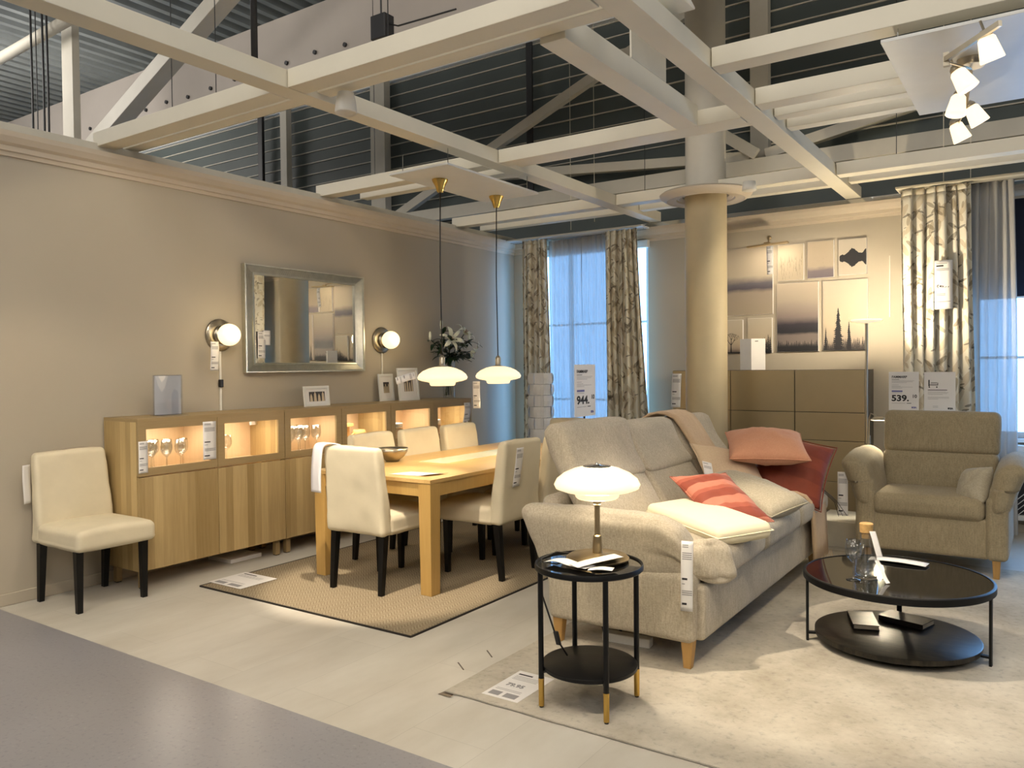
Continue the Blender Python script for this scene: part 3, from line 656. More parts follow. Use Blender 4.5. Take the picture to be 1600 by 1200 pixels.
# ------------------------------------------------------------------ SIDEBOARD: three oak units along the left wall
def cabinet_unit(y0, label):
    y1 = y0 + 1.205; ym = (y0 + y1) / 2
    t = thing('display_cabinet', label, 'cabinet', (0.21, ym, 0), group='oak display cabinets along the left wall')
    mb = MB()   # carcass
    mb.box(0.015, 0.40, y0, y0 + 0.018, 0.125, 1.1115); mb.build('side_panel', 'cabinet_oak_side', t)
    mb = MB(); mb.box(0.015, 0.40, y1 - 0.018, y1, 0.125, 1.1115); mb.build('side_panel', 'cabinet_oak_side', t)
    mb = MB(); mb.box(0.015, 0.42, y0, y1, 1.112, 1.134); mb.build('top_panel', 'cabinet_frame_oak', t, bevel=0.001)
    mb = MB(); mb.box(0.015, 0.40, y0 + 0.018, y1 - 0.018, 0.125, 0.143); mb.box(0.015, 0.386, y0 + 0.018, y1 - 0.018, 0.742, 0.76)
    mb.box(0.015, 0.40, ym - 0.009, ym + 0.009, 0.143, 1.112)
    mb.box(0.015, 0.025, y0 + 0.018, y1 - 0.018, 0.143, 1.112); mb.build('inner_body', 'cabinet_inside', t)
    for (a, b_) in ((y0 + 0.002, ym - 0.002), (ym + 0.002, y1 - 0.002)):
        mb = MB(); mb.box(0.402, 0.42, a, b_, 0.126, 0.745); mb.build('door', 'cabinet_oak', t, bevel=0.0012)
        mb = MB(); fwid = 0.058
        mb.box(0.402, 0.42, a, b_, 0.754, 0.805); mb.box(0.402, 0.42, a, b_, 1.062, 1.112)
        mb.box(0.402, 0.42, a, a + fwid, 0.805, 1.062); mb.box(0.402, 0.42, b_ - fwid, b_, 0.805, 1.062)
        f = mb.build('glass_door_frame', 'cabinet_frame_oak', t)
        mb = MB(); mb.box(0.408, 0.412, a + fwid, b_ - fwid, 0.805, 1.062); mb.build('pane', 'clear_pane', f)
        cy = (a + b_) / 2
        mb = MB(); mb.lathe([(0, 1.098), (0.03, 1.098), (0.032, 1.111), (0, 1.111)], (0.33, b_ - 0.16, 0), 20); l = mb.build('led_spotlight', 'nickel', t, smooth=True)
        mb = MB(); mb.lathe([(0, 1.0965), (0.022, 1.0965), (0.022, 1.0975)], (0.33, b_ - 0.16, 0), 20); mb.build('lens', 'led', l)
        sp = area_light((0.25, cy, 1.085), (0.25, cy, 0.80), 3.4, 0.14, 0.30, (1.0, 0.84, 0.66))
    for x in (0.06, 0.36):
        for y in (y0 + 0.05, y1 - 0.05):
            mb = MB(); mb.box(x - 0.02, x + 0.02, y - 0.02, y + 0.02, 0.006, 0.125); lg = mb.build('leg', 'cabinet_frame_oak', t, bevel=0.002)
            mb = MB(); mb.box(x - 0.017, x + 0.017, y - 0.017, y + 0.017, 0, 0.006); mb.build('foot_pad', 'plastic_black', lg)
    return t
cabinet_unit(2.918, 'oak cabinet nearest the lone chair, front-left end of the row')
cabinet_unit(4.125, 'middle oak cabinet of the row, under the mirror, small photo frame on top')
cabinet_unit(5.332, 'oak cabinet at the far end of the row, lily vase on top')

# glassware inside the cabinets
def lathe_obj(name, prof, c, mat, parent=None, seg=28, label=None, cat=None, group=None):
    mb = MB(); mb.lathe(prof, (0, 0, 0), seg); o = mb.build(name, mat, parent, smooth=True)
    o.location = c; tag(o, label, cat, group); return o
WG = [(0.0, 0.0), (0.034, 0.0), (0.033, 0.004), (0.006, 0.010), (0.004, 0.02), (0.004, 0.085), (0.010, 0.095), (0.030, 0.115), (0.038, 0.14), (0.038, 0.165), (0.032, 0.205), (0.0305, 0.205), (0.0365, 0.165), (0.0365, 0.14), (0.028, 0.117), (0.0, 0.10)]
g0 = lathe_obj('wine_glass', WG, (0.2, 3.15, 0.762), 'clear_glass', label='clear stemmed wine glass standing in the lit first cabinet compartment', cat='glass', group='wine glasses in the first compartment')
def cg(x, y, lab, grp, s=1.0, z=0.762):
    o = g0.copy(); col.objects.link(o); o.location = (x, y, z); o.scale = (s,) * 3; o['label'] = lab
    if grp: o['group'] = grp
    elif 'group' in o: del o['group']
    return o
for x, y in ((0.30, 3.08), (0.12, 3.05), (0.31, 3.19), (0.22, 3.25), (0.32, 3.29), (0.14, 3.20), (0.24, 3.36)):
    cg(x, y, 'clear stemmed wine glass standing in the lit first cabinet compartment', 'wine glasses in the first compartment')
cg(0.30, 3.68, 'single wine glass alone in the second cabinet compartment', None)
for x, y in ((0.31, 4.27), (0.2, 4.25), (0.30, 4.36), (0.18, 4.38), (0.28, 4.45), (0.16, 4.5), (0.3, 4.55)):
    cg(x, y, 'tall wine glass in the third lit compartment, left of the seated chairs', 'wine glasses in the third compartment', 1.08)
PL = [(0, 0), (0.07, 0), (0.125, 0.014), (0.13, 0.018), (0.07, 0.006), (0, 0.006)]
for k, (y, n, lab) in enumerate(((4.86, 2, 'white plate stacked in the fourth lit compartment'), (5.52, 3, 'white plate stacked in the fifth lit compartment'), (6.08, 3, 'white plate stacked in the last lit compartment'))):
    for j in range(n): lathe_obj('plate', PL, (0.22, y, 0.8 - 0.038 + j * 0.016 + (0.12 if k else 0.03)), 'plastic_white', label=lab, cat='plate', group='plates in compartment %d' % (k + 4), seg=36)
    mb = MB(); h = 0.12 if k else 0.03
    mb.box(0.14, 0.30, y - 0.10, y + 0.10, 0.761, 0.761 + h); tag(mb.build('display_riser', 'cabinet_inside', bevel=0.002), 'pale wooden riser under the plates in compartment %s' % ('four', 'five', 'six')[k], 'riser')
t = thing('serving_jug', 'pale wooden jug in the fourth lit compartment', 'jug', (0.2, 5.15, 0.762))
mb = MB(); mb.lathe([(0, 0.762), (0.06, 0.762), (0.07, 0.80), (0.065, 0.87), (0.05, 0.90), (0.046, 0.90), (0.06, 0.86), (0.06, 0.79), (0, 0.77)], (0.2, 5.15, 0), 28); mb.build('body', 'cork', t, smooth=True)
mb = MB(); mb.tube([(0.2, 5.09, 0.87), (0.2, 5.05, 0.86), (0.2, 5.05, 0.81), (0.2, 5.09, 0.79)], 0.007, 8); mb.build('handle', 'cork', t, smooth=True)
mb = MB(); mb.box(0.1, 0.18, 4.95, 5.10, 0.93, 0.96); mb.box(0.11, 0.17, 4.97, 5.08, 0.935, 0.96)
mb.box(0.12, 0.14, 4.96, 5.09, 0.762, 0.93); tag(mb.build('wooden_holder', 'cork', bevel=0.003), 'small brown wooden holder in the fourth compartment', 'holder')

# ------------------------------------------------------------------ paper: price tags and signs
def price_tag(name, org, right, upv, w_, h_, label, curl=0.012, rows=((0.05, 0.5, 2, 'g'), (0.16, 0.8, 4, 'g'), (0.52, 0.45, 1, 'b'), (0.60, 0.25, 1, 'g'), (0.70, 0.85, 3, 'g'), (0.88, 0.4, 1, 'b')), txt=None, group='paper price tags', tsize=0.02):
    """hanging paper strip; org = upper left corner; printed bars sit 0.4 mm in front"""
    R, U = Vector(right).normalized(), Vector(upv).normalized(); N = R.cross(U); O = Vector(org)
    t = thing(name, label, 'price tag', tuple(O), group=group)
    def P(u, v, off=0.0): return O + R * (u * w_) - U * (v * h_) + N * (off + curl * math.sin(v * PI * 1.3 + 0.4) + curl * 0.3 * math.sin(u * 2))
    mb = MB(); mb.grid(lambda a, b_: P(a, b_), 3, 14); mb.build('paper', 'paper', t, smooth=True, solid=0.0008)
    mb = MB()
    for v0, ln, n, k in rows:
        for j in range(n):
            vv = v0 + j * 0.028; hh = 0.014 if k == 'g' else 0.030
            mb.mi = 0 if k == 'b' else 1
            mb.grid(lambda a, b_: P(0.1 + a * ln, vv + b_ * hh, 0.0012), 3, 1)
    mb.build('print', ['ink', 'ink_grey'], t)
    if txt:
        q = P(0.1, 0.56, 0.0018); text_part('lettering', txt, tsize, 'ink', t, q, R, U, bold=0.0006)
    return t
def sign(name, c0, right, w_, h_, label, price=None, cents=None, title=None, kind=0, stand=None):
    """stiff printed sign; c0 = lower left corner"""
    R = Vector(right).normalized(); U = V(0, 0, 1); N = R.cross(U); O = Vector(c0)
    t = thing(name, label, 'sign', tuple(O))
    def q(u, v, off=0.0): return O + R * (u * w_) + U * (v * h_) + N * off
    mb = MB(); mb.obox(O + R * w_ / 2 + U * h_ / 2 - N * 0.0015, R * w_ / 2, U * h_ / 2, N * 0.0015); mb.build('card', 'paper', t)
    mb = MB()
    def barp(u0, u1, v0, v1, m): mb.mi = m; mb.quad(q(u0, v0, 0.0006), q(u1, v0, 0.0006), q(u1, v1, 0.0006), q(u0, v1, 0.0006))
    if kind == 0:
        barp(0.1, 0.35, 0.795, 0.805, 0)
        for v, l in ((0.765, 0.85), (0.74, 0.8), (0.715, 0.6), (0.66, 0.33), (0.625, 0.4), (0.60, 0.8), (0.575, 0.45)): barp(0.1, l, v, v + 0.006, 1)
        barp(0.1, 0.46, 0.475, 0.515, 2); barp(0.1, 0.44, 0.445, 0.452, 1); barp(0.1, 0.55, 0.182, 0.190, 1); barp(0.6, 0.75, 0.18, 0.194, 0)
    else:
        barp(0.14, 0.18, 0.64, 0.80, 0); barp(0.18, 0.45, 0.66, 0.675, 0); barp(0.22, 0.42, 0.72, 0.735, 0); barp(0.43, 0.45, 0.66, 0.73, 0); barp(0.2, 0.43, 0.69, 0.70, 0)
        barp(0.15, 0.19, 0.60, 0.635, 0); barp(0.39, 0.43, 0.60, 0.635, 0)
        barp(0.12, 0.74, 0.535, 0.55, 0)
        for v, l in ((0.50, 0.7), (0.475, 0.78), (0.45, 0.74), (0.425, 0.6), (0.36, 0.8), (0.335, 0.8), (0.31, 0.45), (0.13, 0.45), (0.10, 0.45)): barp(0.12 if v > 0.2 else 0.28, l, v, v + 0.006, 1)
    mb.build('print', ['ink', 'ink_grey', 'ink_blue'], t)
    if title: text_part('title_lettering', title, h_ * 0.08, 'ink', t, q(0.1, 0.84, 0.001), R, U, bold=0.0006, sx=w_ / 0.215)
    if price:
        text_part('price_lettering', price, h_ * 0.215, 'ink', t, q(0.09, 0.245, 0.001), R, U, bold=0.0022, sx=w_ / 0.215 * 1.12)
        text_part('price_lettering', cents, h_ * 0.115, 'ink', t, q(0.775, 0.33, 0.001), R, U, bold=0.0008, sx=w_ / 0.215)
    text_part('logo_lettering', 'IKEA', h_ * 0.055, 'ink_blue' if kind == 0 else 'ink', t, q(0.76, 0.06, 0.001), R, U, bold=0.0012)
    if stand:
        mb = MB(); mb.tube([q(0.5, 0.0, -0.008), q(0.5, 0.0, -0.008) - U * stand], 0.006, 8); mb.build('stand_pole', 'plastic_black', t)
    return t
def floor_sheet(org, w_, h_, rz, label, txt=None):
    t = thing('floor_sign', label, 'sign', org); c, s = math.cos(rz), math.sin(rz)
    R, U = V(c, s, 0), V(-s, c, 0); O = Vector(org)
    mb = MB(); mb.obox(O + V(0, 0, 0.001), R * w_ / 2, U * h_ / 2, V(0, 0, 0.001)); mb.build('sheet', 'paper', t)
    mb = MB()
    def bp(u0, u1, v0, v1, m): mb.mi = m; mb.quad(*[O + R * w_ * (u - 0.5) + U * h_ * (v - 0.5) + V(0, 0, 0.0025) for u, v in ((u0, v0), (u1, v0), (u1, v1), (u0, v1))])
    bp(0.1, 0.5, 0.86, 0.90, 0)
    for v in (0.80, 0.76, 0.72, 0.68, 0.30, 0.26): bp(0.1, 0.8, v, v + 0.012, 1)
    bp(0.1, 0.4, 0.06, 0.2, 1); bp(0.5, 0.85, 0.06, 0.2, 1)
    mb.build('print', ['ink', 'ink_grey'], t)
    if txt: text_part('price_lettering', txt, 0.042, 'ink_grey', t, O - R * 0.06 - U * 0.02 + V(0, 0, 0.003), R, U, bold=0.001)
    return t

# things on top of the oak cabinets
TOP = 1.134
t = thing('acrylic_sign_holder', 'clear acrylic sign holder standing empty on the nearest oak cabinet', 'sign holder', (0.2, 3.27, TOP))
mb = MB(); mb.box(0.19, 0.194, 3.17, 3.39, TOP, TOP + 0.285); mb.box(0.205, 0.208, 3.17, 3.39, TOP + 0.004, TOP + 0.285); mb.build('panel', 'acrylic', t, bevel=0.0006)
mb = MB(); mb.box(0.16, 0.26, 3.165, 3.395, TOP, TOP + 0.004); mb.build('base', 'acrylic', t)
mb = MB(); mb.grid(lambda a, b_: V(0.198 + 0.006 * math.sin(a * 6) + 0.03 * max(0, b_ - 0.8) * 5 * 0.2, 3.178 + a * 0.205, TOP + 0.006 + b_ * 0.272), 8, 2); mb.build('insert_sheet', 'paper', t, smooth=True)
def photo_frame(name, y0, y1, h_, x, label, py, pz):
    t = thing(name, label, 'photo frame', (x, (y0 + y1) / 2, TOP)); ln = 0.10; fwd = 0.022
    def pt(y, z, d=0.0): return V(x - z * ln + d, y, TOP + z)
    def bar(a, b_, c, e): 
        mb.obox((Vector(pt(a, c)) + Vector(pt(b_, e))) / 2, V(0.008, 0, 0.0008), V(0, (b_ - a) / 2, 0), V(-(e - c) / 2 * ln, 0, (e - c) / 2))
    mb = MB(); bar(y0, y1, 0, fwd); bar(y0, y1, h_ - fwd, h_); bar(y0, y0 + fwd, fwd, h_ - fwd); bar(y1 - fwd, y1, fwd, h_ - fwd); mb.build('frame', 'white_trim', t, bevel=0.001)
    mb = MB(); mb.quad(pt(y0 + fwd, fwd, 0.002), pt(y1 - fwd, fwd, 0.002), pt(y1 - fwd, h_ - fwd, 0.002), pt(y0 + fwd, h_ - fwd, 0.002)); mb.build('mount', 'paper', t)
    mb = MB(); a, b_ = py; c, e = pz; Y = lambda u: y0 + (y1 - y0) * u
    mb.quad(pt(Y(a), h_ * c, 0.003), pt(Y(b_), h_ * c, 0.003), pt(Y(b_), h_ * e, 0.003), pt(Y(a), h_ * e, 0.003)); 
    mb.mi = 1
    for k in range(4):
        yy = Y(a + (b_ - a) * (k + 0.5) / 4); hh = h_ * (c + (e - c) * (0.55 + 0.2 * (k % 2))); ww = (Y(b_) - Y(a)) / 11
        mb.poly([pt(yy - ww, h_ * c, 0.004), pt(yy + ww, h_ * c, 0.004), pt(yy + ww * 0.7, hh, 0.004), pt(yy, hh + ww * 1.4, 0.004), pt(yy - ww * 0.7, hh, 0.004)])
    mb.build('photograph', ['photo_dark', 'book_pages'], t)
    mb = MB(); mb.bar(pt((y0 + y1) / 2, h_ * 0.6, -0.008), V(x - 0.11, (y0 + y1) / 2, TOP + 0.002), 0.03, 0.003, side=(0, 1, 0)); mb.build('easel_leg', 'plastic_black', t)
photo_frame('photo_frame', 4.52, 4.80, 0.17, 0.20, 'small white landscape frame with a group photo on the middle cabinet', (0.2, 0.82), (0.24, 0.72))
photo_frame('photo_frame', 5.69, 5.98, 0.315, 0.20, 'tall white frame with small portrait photo behind the pendant lamp', (0.28, 0.72), (0.28, 0.72))
photo_frame('photo_frame', 5.56, 5.76, 0.26, 0.07, 'white frame standing half hidden behind the tall white frame', (0.3, 0.7), (0.3, 0.7))
# vase with lilies
t = thing('glass_vase', 'clear glass cylinder vase on the far oak cabinet', 'vase', (0.2, 6.45, TOP))
mb = MB(); mb.lathe([(0, 0), (0.065, 0), (0.065, 0.38), (0.062, 0.38), (0.062, 0.012), (0, 0.012)], (0.2, 6.45, TOP), 36); mb.build('glass', 'clear_glass', t, smooth=True, auto=True)
t = thing('lily_bouquet', 'white lilies with dark green leaves in the glass vase', 'flowers', (0.2, 6.45, TOP + 0.02))
def leaf(mb, p, d, L, W, droop=0.4, up_=(0, 0, 1)):
    p, d = Vector(p), Vector(d).normalized(); s = d.cross(Vector(up_)).normalized(); n = s.cross(d)
    def f(a, b_):
        q = p + d * L * a - V(0, 0, 1) * droop * L * a * a + s * W * (b_ - 0.5) * math.sin(PI * min(1, a * 0.93 + 0.07)) ** 0.8 + n * W * 0.25 * abs(b_ - 0.5)
        return q
    mb.grid(f, 8, 4)
stems = MB(); leaves = MB(); rnd = random.Random(3)
heads = [((0.26, 6.42, 1.74), (0.9, -0.5, 0.3)), ((0.24, 6.66, 1.80), (0.5, 0.2, 0.6)), ((0.28, 6.72, 1.62), (0.7, 0.5, -0.5)), ((0.18, 6.36, 1.86), None), ((0.2, 6.80, 1.73), None), ((0.12, 6.25, 1.74), None)]
for (h, d) in heads:
    a = V(0.2 + rnd.uniform(-0.03, 0.03), 6.45 - (h[1] - 6.45) * 0.2, TOP + 0.03); m_ = V(0.2, 6.45 + (h[1] - 6.45) * 0.12, TOP + 0.38)
    pts = [a, a.lerp(m_, 0.5), m_, m_.lerp(Vector(h), 0.5) + V(0, 0, 0.03), Vector(h)]
    stems.tube(pts, 0.0045, 6)
    for k in range(15):
        u = rnd.uniform(0.1, 0.98); p = m_.lerp(Vector(h), u); ang = rnd.uniform(0, 2 * PI)
        leaf(leaves, p, (math.cos(ang) * 0.7, math.sin(ang) * 1.1, rnd.uniform(0.0, 0.7)), rnd.uniform(0.12, 0.2), 0.045, rnd.uniform(0.2, 0.7))
for k in range(5): leaf(leaves, (0.22, 6.36, 1.60 + 0.03 * k), (0.3, -1, 0.5 - 0.22 * k), 0.2, 0.03, 0.5)
stems.build('stems', 'leaf_green', t, smooth=True); leaves.build('leaves', 'leaf_green', t, smooth=True)
for (h, d) in heads:
    h = Vector(h); fl = MB()
    if d is None:
        fl.lathe([(0, -0.05), (0.010, -0.04), (0.016, 0.0), (0.012, 0.04), (0, 0.055)], h + V(0, 0, 0.03), 12); fl.build('bud', 'petal_white', t, smooth=True); continue
    D = Vector(d).normalized(); s = D.cross(V(0, 0, 1)).normalized(); n = s.cross(D)
    for k in range(6):
        a = k * PI / 3 + 0.3; rad = s * math.cos(a) + n * math.sin(a); tv = D.cross(rad)
        W_ = 0.034 if k % 2 else 0.026
        fl.grid(lambda u, v_: h + D * (0.05 * math.sin(u * PI * 0.75)) + rad * (0.01 + 0.13 * u ** 1.1) + tv * 1.4 * W_ * (v_ - 0.5) * math.sin(PI * (u * 0.9 + 0.1)) ** 0.7 - D * 0.025 * max(0, u - 0.7) * 3, 8, 4)
    f = fl.build('lily_flower', 'petal_white', t, smooth=True)
    st = MB()
    for k in range(6):
        a = k * PI / 3; st.tube([h, h + D * 0.05 + (s * math.cos(a) + n * math.sin(a)) * 0.015], 0.0015, 5)
        st.lathe([(0, -0.004), (0.003, 0), (0, 0.004)], h + D * 0.052 + (s * math.cos(a) + n * math.sin(a)) * 0.016, 6)
    st.build('stamens', 'stamen', f)

# mirror
t = thing('wall_mirror', 'landscape mirror in wide ribbed silver frame on the left wall', 'mirror', (0.02, 4.73, 1.86))
MY0, MY1, MZ0, MZ1, FW = 4.06, 5.39, 1.425, 2.30, 0.105
mb = MB()
def frame_side(a0, a1, i0, i1):
    """outer edge a0-a1, inner edge i0-i1 : stepped profile outer lip - ribbed slope - inner lip"""
    a0, a1, i0, i1 = map(Vector, (a0, a1, i0, i1)); P = [(0, 0.0), (0, 0.045), (0.13, 0.045), (0.17, 0.034), (0.80, 0.020), (0.84, 0.030), (1.0, 0.026), (1.0, 0.008)]
    A = [mb.bm.verts.new(a0.lerp(i0, u) + V(h, 0, 0)) for u, h in P]; B = [mb.bm.verts.new(a1.lerp(i1, u) + V(h, 0, 0)) for u, h in P]
    for i in range(len(P) - 1): mb._face([A[i], B[i], B[i + 1], A[i + 1]])
    L = (a1 - a0).length; n = int(L / 0.011)
    for k in range(n):
        s0 = (k + 0.2) / n; s1 = (k + 0.75) / n; o0 = a0.lerp(a1, s0); o1 = a0.lerp(a1, s1); q0 = i0.lerp(i1, s0); q1 = i0.lerp(i1, s1)
        p = [o0.lerp(q0, 0.2) + V(0.0375, 0, 0), o1.lerp(q1, 0.2) + V(0.0375, 0, 0), o1.lerp(q1, 0.77) + V(0.0245, 0, 0), o0.lerp(q0, 0.77) + V(0.0245, 0, 0)]
        mb.poly(p, 0.003, (-1, 0, 0))
o_ = [(0.004, MY0, MZ0), (0.004, MY1, MZ0), (0.004, MY1, MZ1), (0.004, MY0, MZ1)]; i_ = [(0.004, MY0 + FW, MZ0 + FW * 0.75), (0.004, MY1 - FW, MZ0 + FW * 0.75), (0.004, MY1 - FW, MZ1 - FW * 0.75), (0.004, MY0 + FW, MZ1 - FW * 0.75)]
for k in range(4): frame_side(o_[k], o_[(k + 1) % 4], i_[k], i_[(k + 1) % 4])
mb.build('frame', 'silver_frame', t)
mb = MB(); mb.box(0.008, 0.014, MY0 + FW - 0.005, MY1 - FW + 0.005, MZ0 + FW * 0.75 - 0.005, MZ1 - FW * 0.75 + 0.005); mb.build('glass', 'mirror_glass', t)
price_tag('price_tag', (0.022, 4.195, 1.76), (0, 1, 0), (0, 0, 1), 0.075, 0.22, 'long white price tag at the lower left of the mirror', 0.002)
price_tag('price_tag', (0.024, 4.25, 1.77), (0, 1, 0), (0, 0, 1), 0.07, 0.12, 'small white note beside the long tag on the mirror', 0.002, rows=((0.1, 0.8, 1, 'g'), (0.3, 0.8, 4, 'g')))

# wall lamps
def sconce(y, label):
    t = thing('wall_lamp', label, 'wall lamp', (0, y, 1.72), group='globe wall lamps beside the mirror')
    mb = MB(); mb.lathe([(0, 0.0), (0.125, 0.0), (0.125, 0.012), (0.11, 0.022), (0.075, 0.028), (0.0, 0.03)], (0.001, y, 1.72), 44, axis='X'); mb.build('wall_plate', 'nickel', t, smooth=True, auto=True)
    mb = MB(); mb.lathe([(0.062, 0.028), (0.072, 0.035), (0.075, 0.05), (0.0, 0.05)], (0.001, y, 1.72), 36, axis='X'); mb.build('collar', 'nickel', t, smooth=True)
    mb = MB(); mb.lathe([(0.085 * math.sin(a * PI / 20), 0.125 - 0.085 * math.cos(a * PI / 20)) for a in range(0, 21)], (0.001, y, 1.72), 40, axis='X'); mb.build('glass_globe', 'opal_globe', t, smooth=True)
    mb = MB(); mb.box(0.001, 0.012, y - 0.008, y + 0.008, TOP, 1.615); mb.build('cord_cover', 'plastic_white', t, bevel=0.002)
    mb = MB(); mb.box(0.001, 0.026, y - 0.016, y + 0.016, 1.315, 1.375); mb.build('switch', 'plastic_black', t, bevel=0.004)
    point_light((0.30, y, 1.74), 2.6, (1.0, 0.78, 0.46), 0.09)
sconce(3.85, 'lit globe wall lamp left of the mirror'); sconce(5.66, 'lit globe wall lamp right of the mirror')
price_tag('price_tag', (0.10, 3.70, 1.665), (0, 1, 0), (0, 0, 1), 0.07, 0.22, 'white price tag hanging from the left globe wall lamp', 0.006)
price_tag('price_tag', (0.424, 2.92, 0.985), (0, 1, 0), (0, 0, 1), 0.065, 0.21, 'price tag at the left edge of the nearest cabinet door', 0.001)
price_tag('price_tag', (0.424, 3.40, 1.085), (0, 1, 0), (0, 0, 1), 0.105, 0.27, 'wide price tag on the right side of the first cabinet window', 0.001)
price_tag('price_tag', (0.12, 4.03, 1.10), (0, 1, 0), (0, 0, 1), 0.07, 0.09, 'small paper note hanging inside the second cabinet window', 0.004, rows=((0.2, 0.7, 2, 'g'),))
price_tag('price_tag', (0.424, 6.40, 1.09), (0, 1, 0), (0, 0, 1), 0.10, 0.22, 'curved price tag on the farthest cabinet window', 0.012)
mb = MB(); mb.box(0.02, 0.30, 3.70, 3.98, 0.0, 0.03); tag(mb.build('flat_carton', 'paper', bevel=0.003), 'flat pale carton lying on the floor under the nearest cabinet', 'carton')

# ------------------------------------------------------------------ dining group
mb = MB(); mb.box(0.66, 2.52, 3.20, 6.35, 0.0, 0.008); r_ = tag(mb.build('flatwoven_rug', ['flatwoven_rug']), 'brown herringbone flatwoven rug under the dining table', 'rug')
mb = MB(); mb.box(0.655, 2.525, 3.193, 3.203, 0.0, 0.0095); mb.box(2.517, 2.527, 3.2, 6.35, 0, 0.0095); mb.box(0.653, 0.663, 3.2, 6.35, 0, 0.0095); mb.build('edge_binding', 'book_cloth', r_)
floor_sheet((0.80, 3.43, 0.0105), 0.34, 0.30, 0.0, 'printed white sheet on the front left corner of the flatwoven rug')
TX0, TX1, TY0, TY1 = 1.09, 2.155, 3.81, 6.22
t = thing('dining_table', 'long oak dining table with frosted glass strip in the top', 'table', ((TX0 + TX1) / 2, 5.0, 0))
mb = MB(); gx0, gx1, gy0, gy1 = 1.42, 1.68, 4.55, 5.9
mb.box(TX0, gx0, TY0, TY1, 0.722, 0.745); mb.box(gx1, TX1, TY0, TY1, 0.722, 0.745); mb.box(gx0, gx1, TY0, gy0, 0.722, 0.745); mb.box(gx0, gx1, gy1, TY1, 0.722, 0.745)
mb.build('tabletop', 'table_oak', t)
mb = MB(); mb.box(gx0, gx1, gy0, gy1, 0.722, 0.744); mb.build('glass_insert', 'frosted_glass', t)
mb = MB()
mb.box(TX0 + 0.1, TX1 - 0.1, TY0 + 0.012, TY0 + 0.034, 0.635, 0.722); mb.box(TX0 + 0.1, TX1 - 0.1, TY1 - 0.034, TY1 - 0.012, 0.635, 0.722)
mb.box(TX0 + 0.012, TX0 + 0.034, TY0 + 0.1, TY1 - 0.1, 0.635, 0.722); mb.box(TX1 - 0.034, TX1 - 0.012, TY0 + 0.1, TY1 - 0.1, 0.635, 0.722); mb.build('apron', 'table_leg_oak', t)
for x in (TX0 + 0.003, TX1 - 0.103):
    for y in (TY0 + 0.003, TY1 - 0.103):
        mb = MB(); mb.taper(x + 0.006, x + 0.094, y + 0.006, y + 0.094, 0.008, x, x + 0.1, y, y + 0.1, 0.722); mb.build('leg', 'table_leg_oak', t, bevel=0.003)
# slip-covered chair
def make_chair():
    t = thing('dining_chair', 'x', 'chair', (0, 0, 0), group='cream slip-covered dining chairs', world=False)
    def sfn(p, n):   # seat: crowned, hem slightly flared
        p.z += 0.012 * max(0, 1 - n[0] ** 2) * (1 if n[2] > 0 else 0)
        if n[2] < -0.5: p.x *= 1.015
        return p
    mb = MB(); mb.soft((0, 0.055, 0.435), (0.50, 0.50, 0.125), 0.035, (0, 0, 0.006), 0.004, sfn); 
    mb.build('seat', 'slipcover', t, smooth=True)
    def bfn(p, n):
        z = (p.z - 0.375) / 0.575
        p.x *= 1.0 - 0.09 * max(0, z); p.y = -0.215 + (p.y + 0.215) * (1.15 - 0.35 * z) - 0.055 * max(0, z) ** 1.3 + 0.010 * (1 - n[0] ** 2) * (1 if n[1] < 0 else -1)
        if n[2] < -0.6: p.z = max(p.z, 0.375)
        return p
    mb = MB(); mb.soft((0, -0.215, 0.6575), (0.495, 0.095, 0.565), 0.030, (0, 0.006, 0.004), 0.0065, bfn, m=14); mb.build('backrest', 'slipcover', t, smooth=True)
    for sx_ in (-1, 1):
        mb = MB(); x = 0.205 * sx_; mb.taper(x - 0.016, x + 0.016, 0.205, 0.237, 0.0, x - 0.023, x + 0.023, 0.20, 0.246, 0.42); mb.build('leg', 'black_lacquer', t, bevel=0.002)
        mb = MB(); mb.taper(x - 0.016, x + 0.016, -0.262, -0.228, 0.0, x - 0.023, x + 0.023, -0.235, -0.185, 0.42); mb.build('leg', 'black_lacquer', t, bevel=0.002)
    return t
chair0 = make_chair()
RUG = 0.009
chairs = [((0.335, 2.655, 0.0), -PI / 2, 'cream slip-covered chair standing alone against the left wall', None),
          ((1.645, 3.90, RUG), 0.05, 'cream slip-covered chair at the near head of the oak table, back to us'),
          ((1.265, 4.475, RUG), -PI / 2, 'cream chair on the wall side of the table, nearest of three, behind the steel bowl'),
          ((1.265, 5.03, RUG), -PI / 2, 'cream chair on the wall side of the table, middle of three'),
          ((1.265, 5.57, RUG), -PI / 2, 'cream chair on the wall side of the table, farthest of three'),
          ((2.065, 4.565, RUG), PI / 2, 'cream chair on the sofa side with a long price tag on its back'),
          ((2.065, 5.14, RUG), PI / 2, 'cream chair on the sofa side, second behind the tagged one'),
          ((2.065, 5.85, RUG), PI / 2, 'cream chair on the sofa side, only its top seen over the sofa headrest'),
          ((1.47, 6.50, 0.0), PI, 'cream chair at the far head of the table in front of the window')]
for i, a in enumerate(chairs):
    c = chair0 if i == 0 else copy_tree(chair0)
    c.location = a[0]; c.rotation_euler = (0, 0, a[1]); c['label'] = a[2]
# grey chair seen in the corner behind the last wall-side chair
price_tag('price_tag', (2.40, 4.42, 0.905), (0, 1, 0), (0.14, 0, 1), 0.085, 0.27, 'long price tag on the outside of the tagged sofa-side chair back', 0.002)
price_tag('price_tag', (0.07, 2.415, 0.87), (0.6, -1, 0), (0, 0, 1), 0.07, 0.24, 'price tag hanging behind the lone chair by the left wall', 0.004)
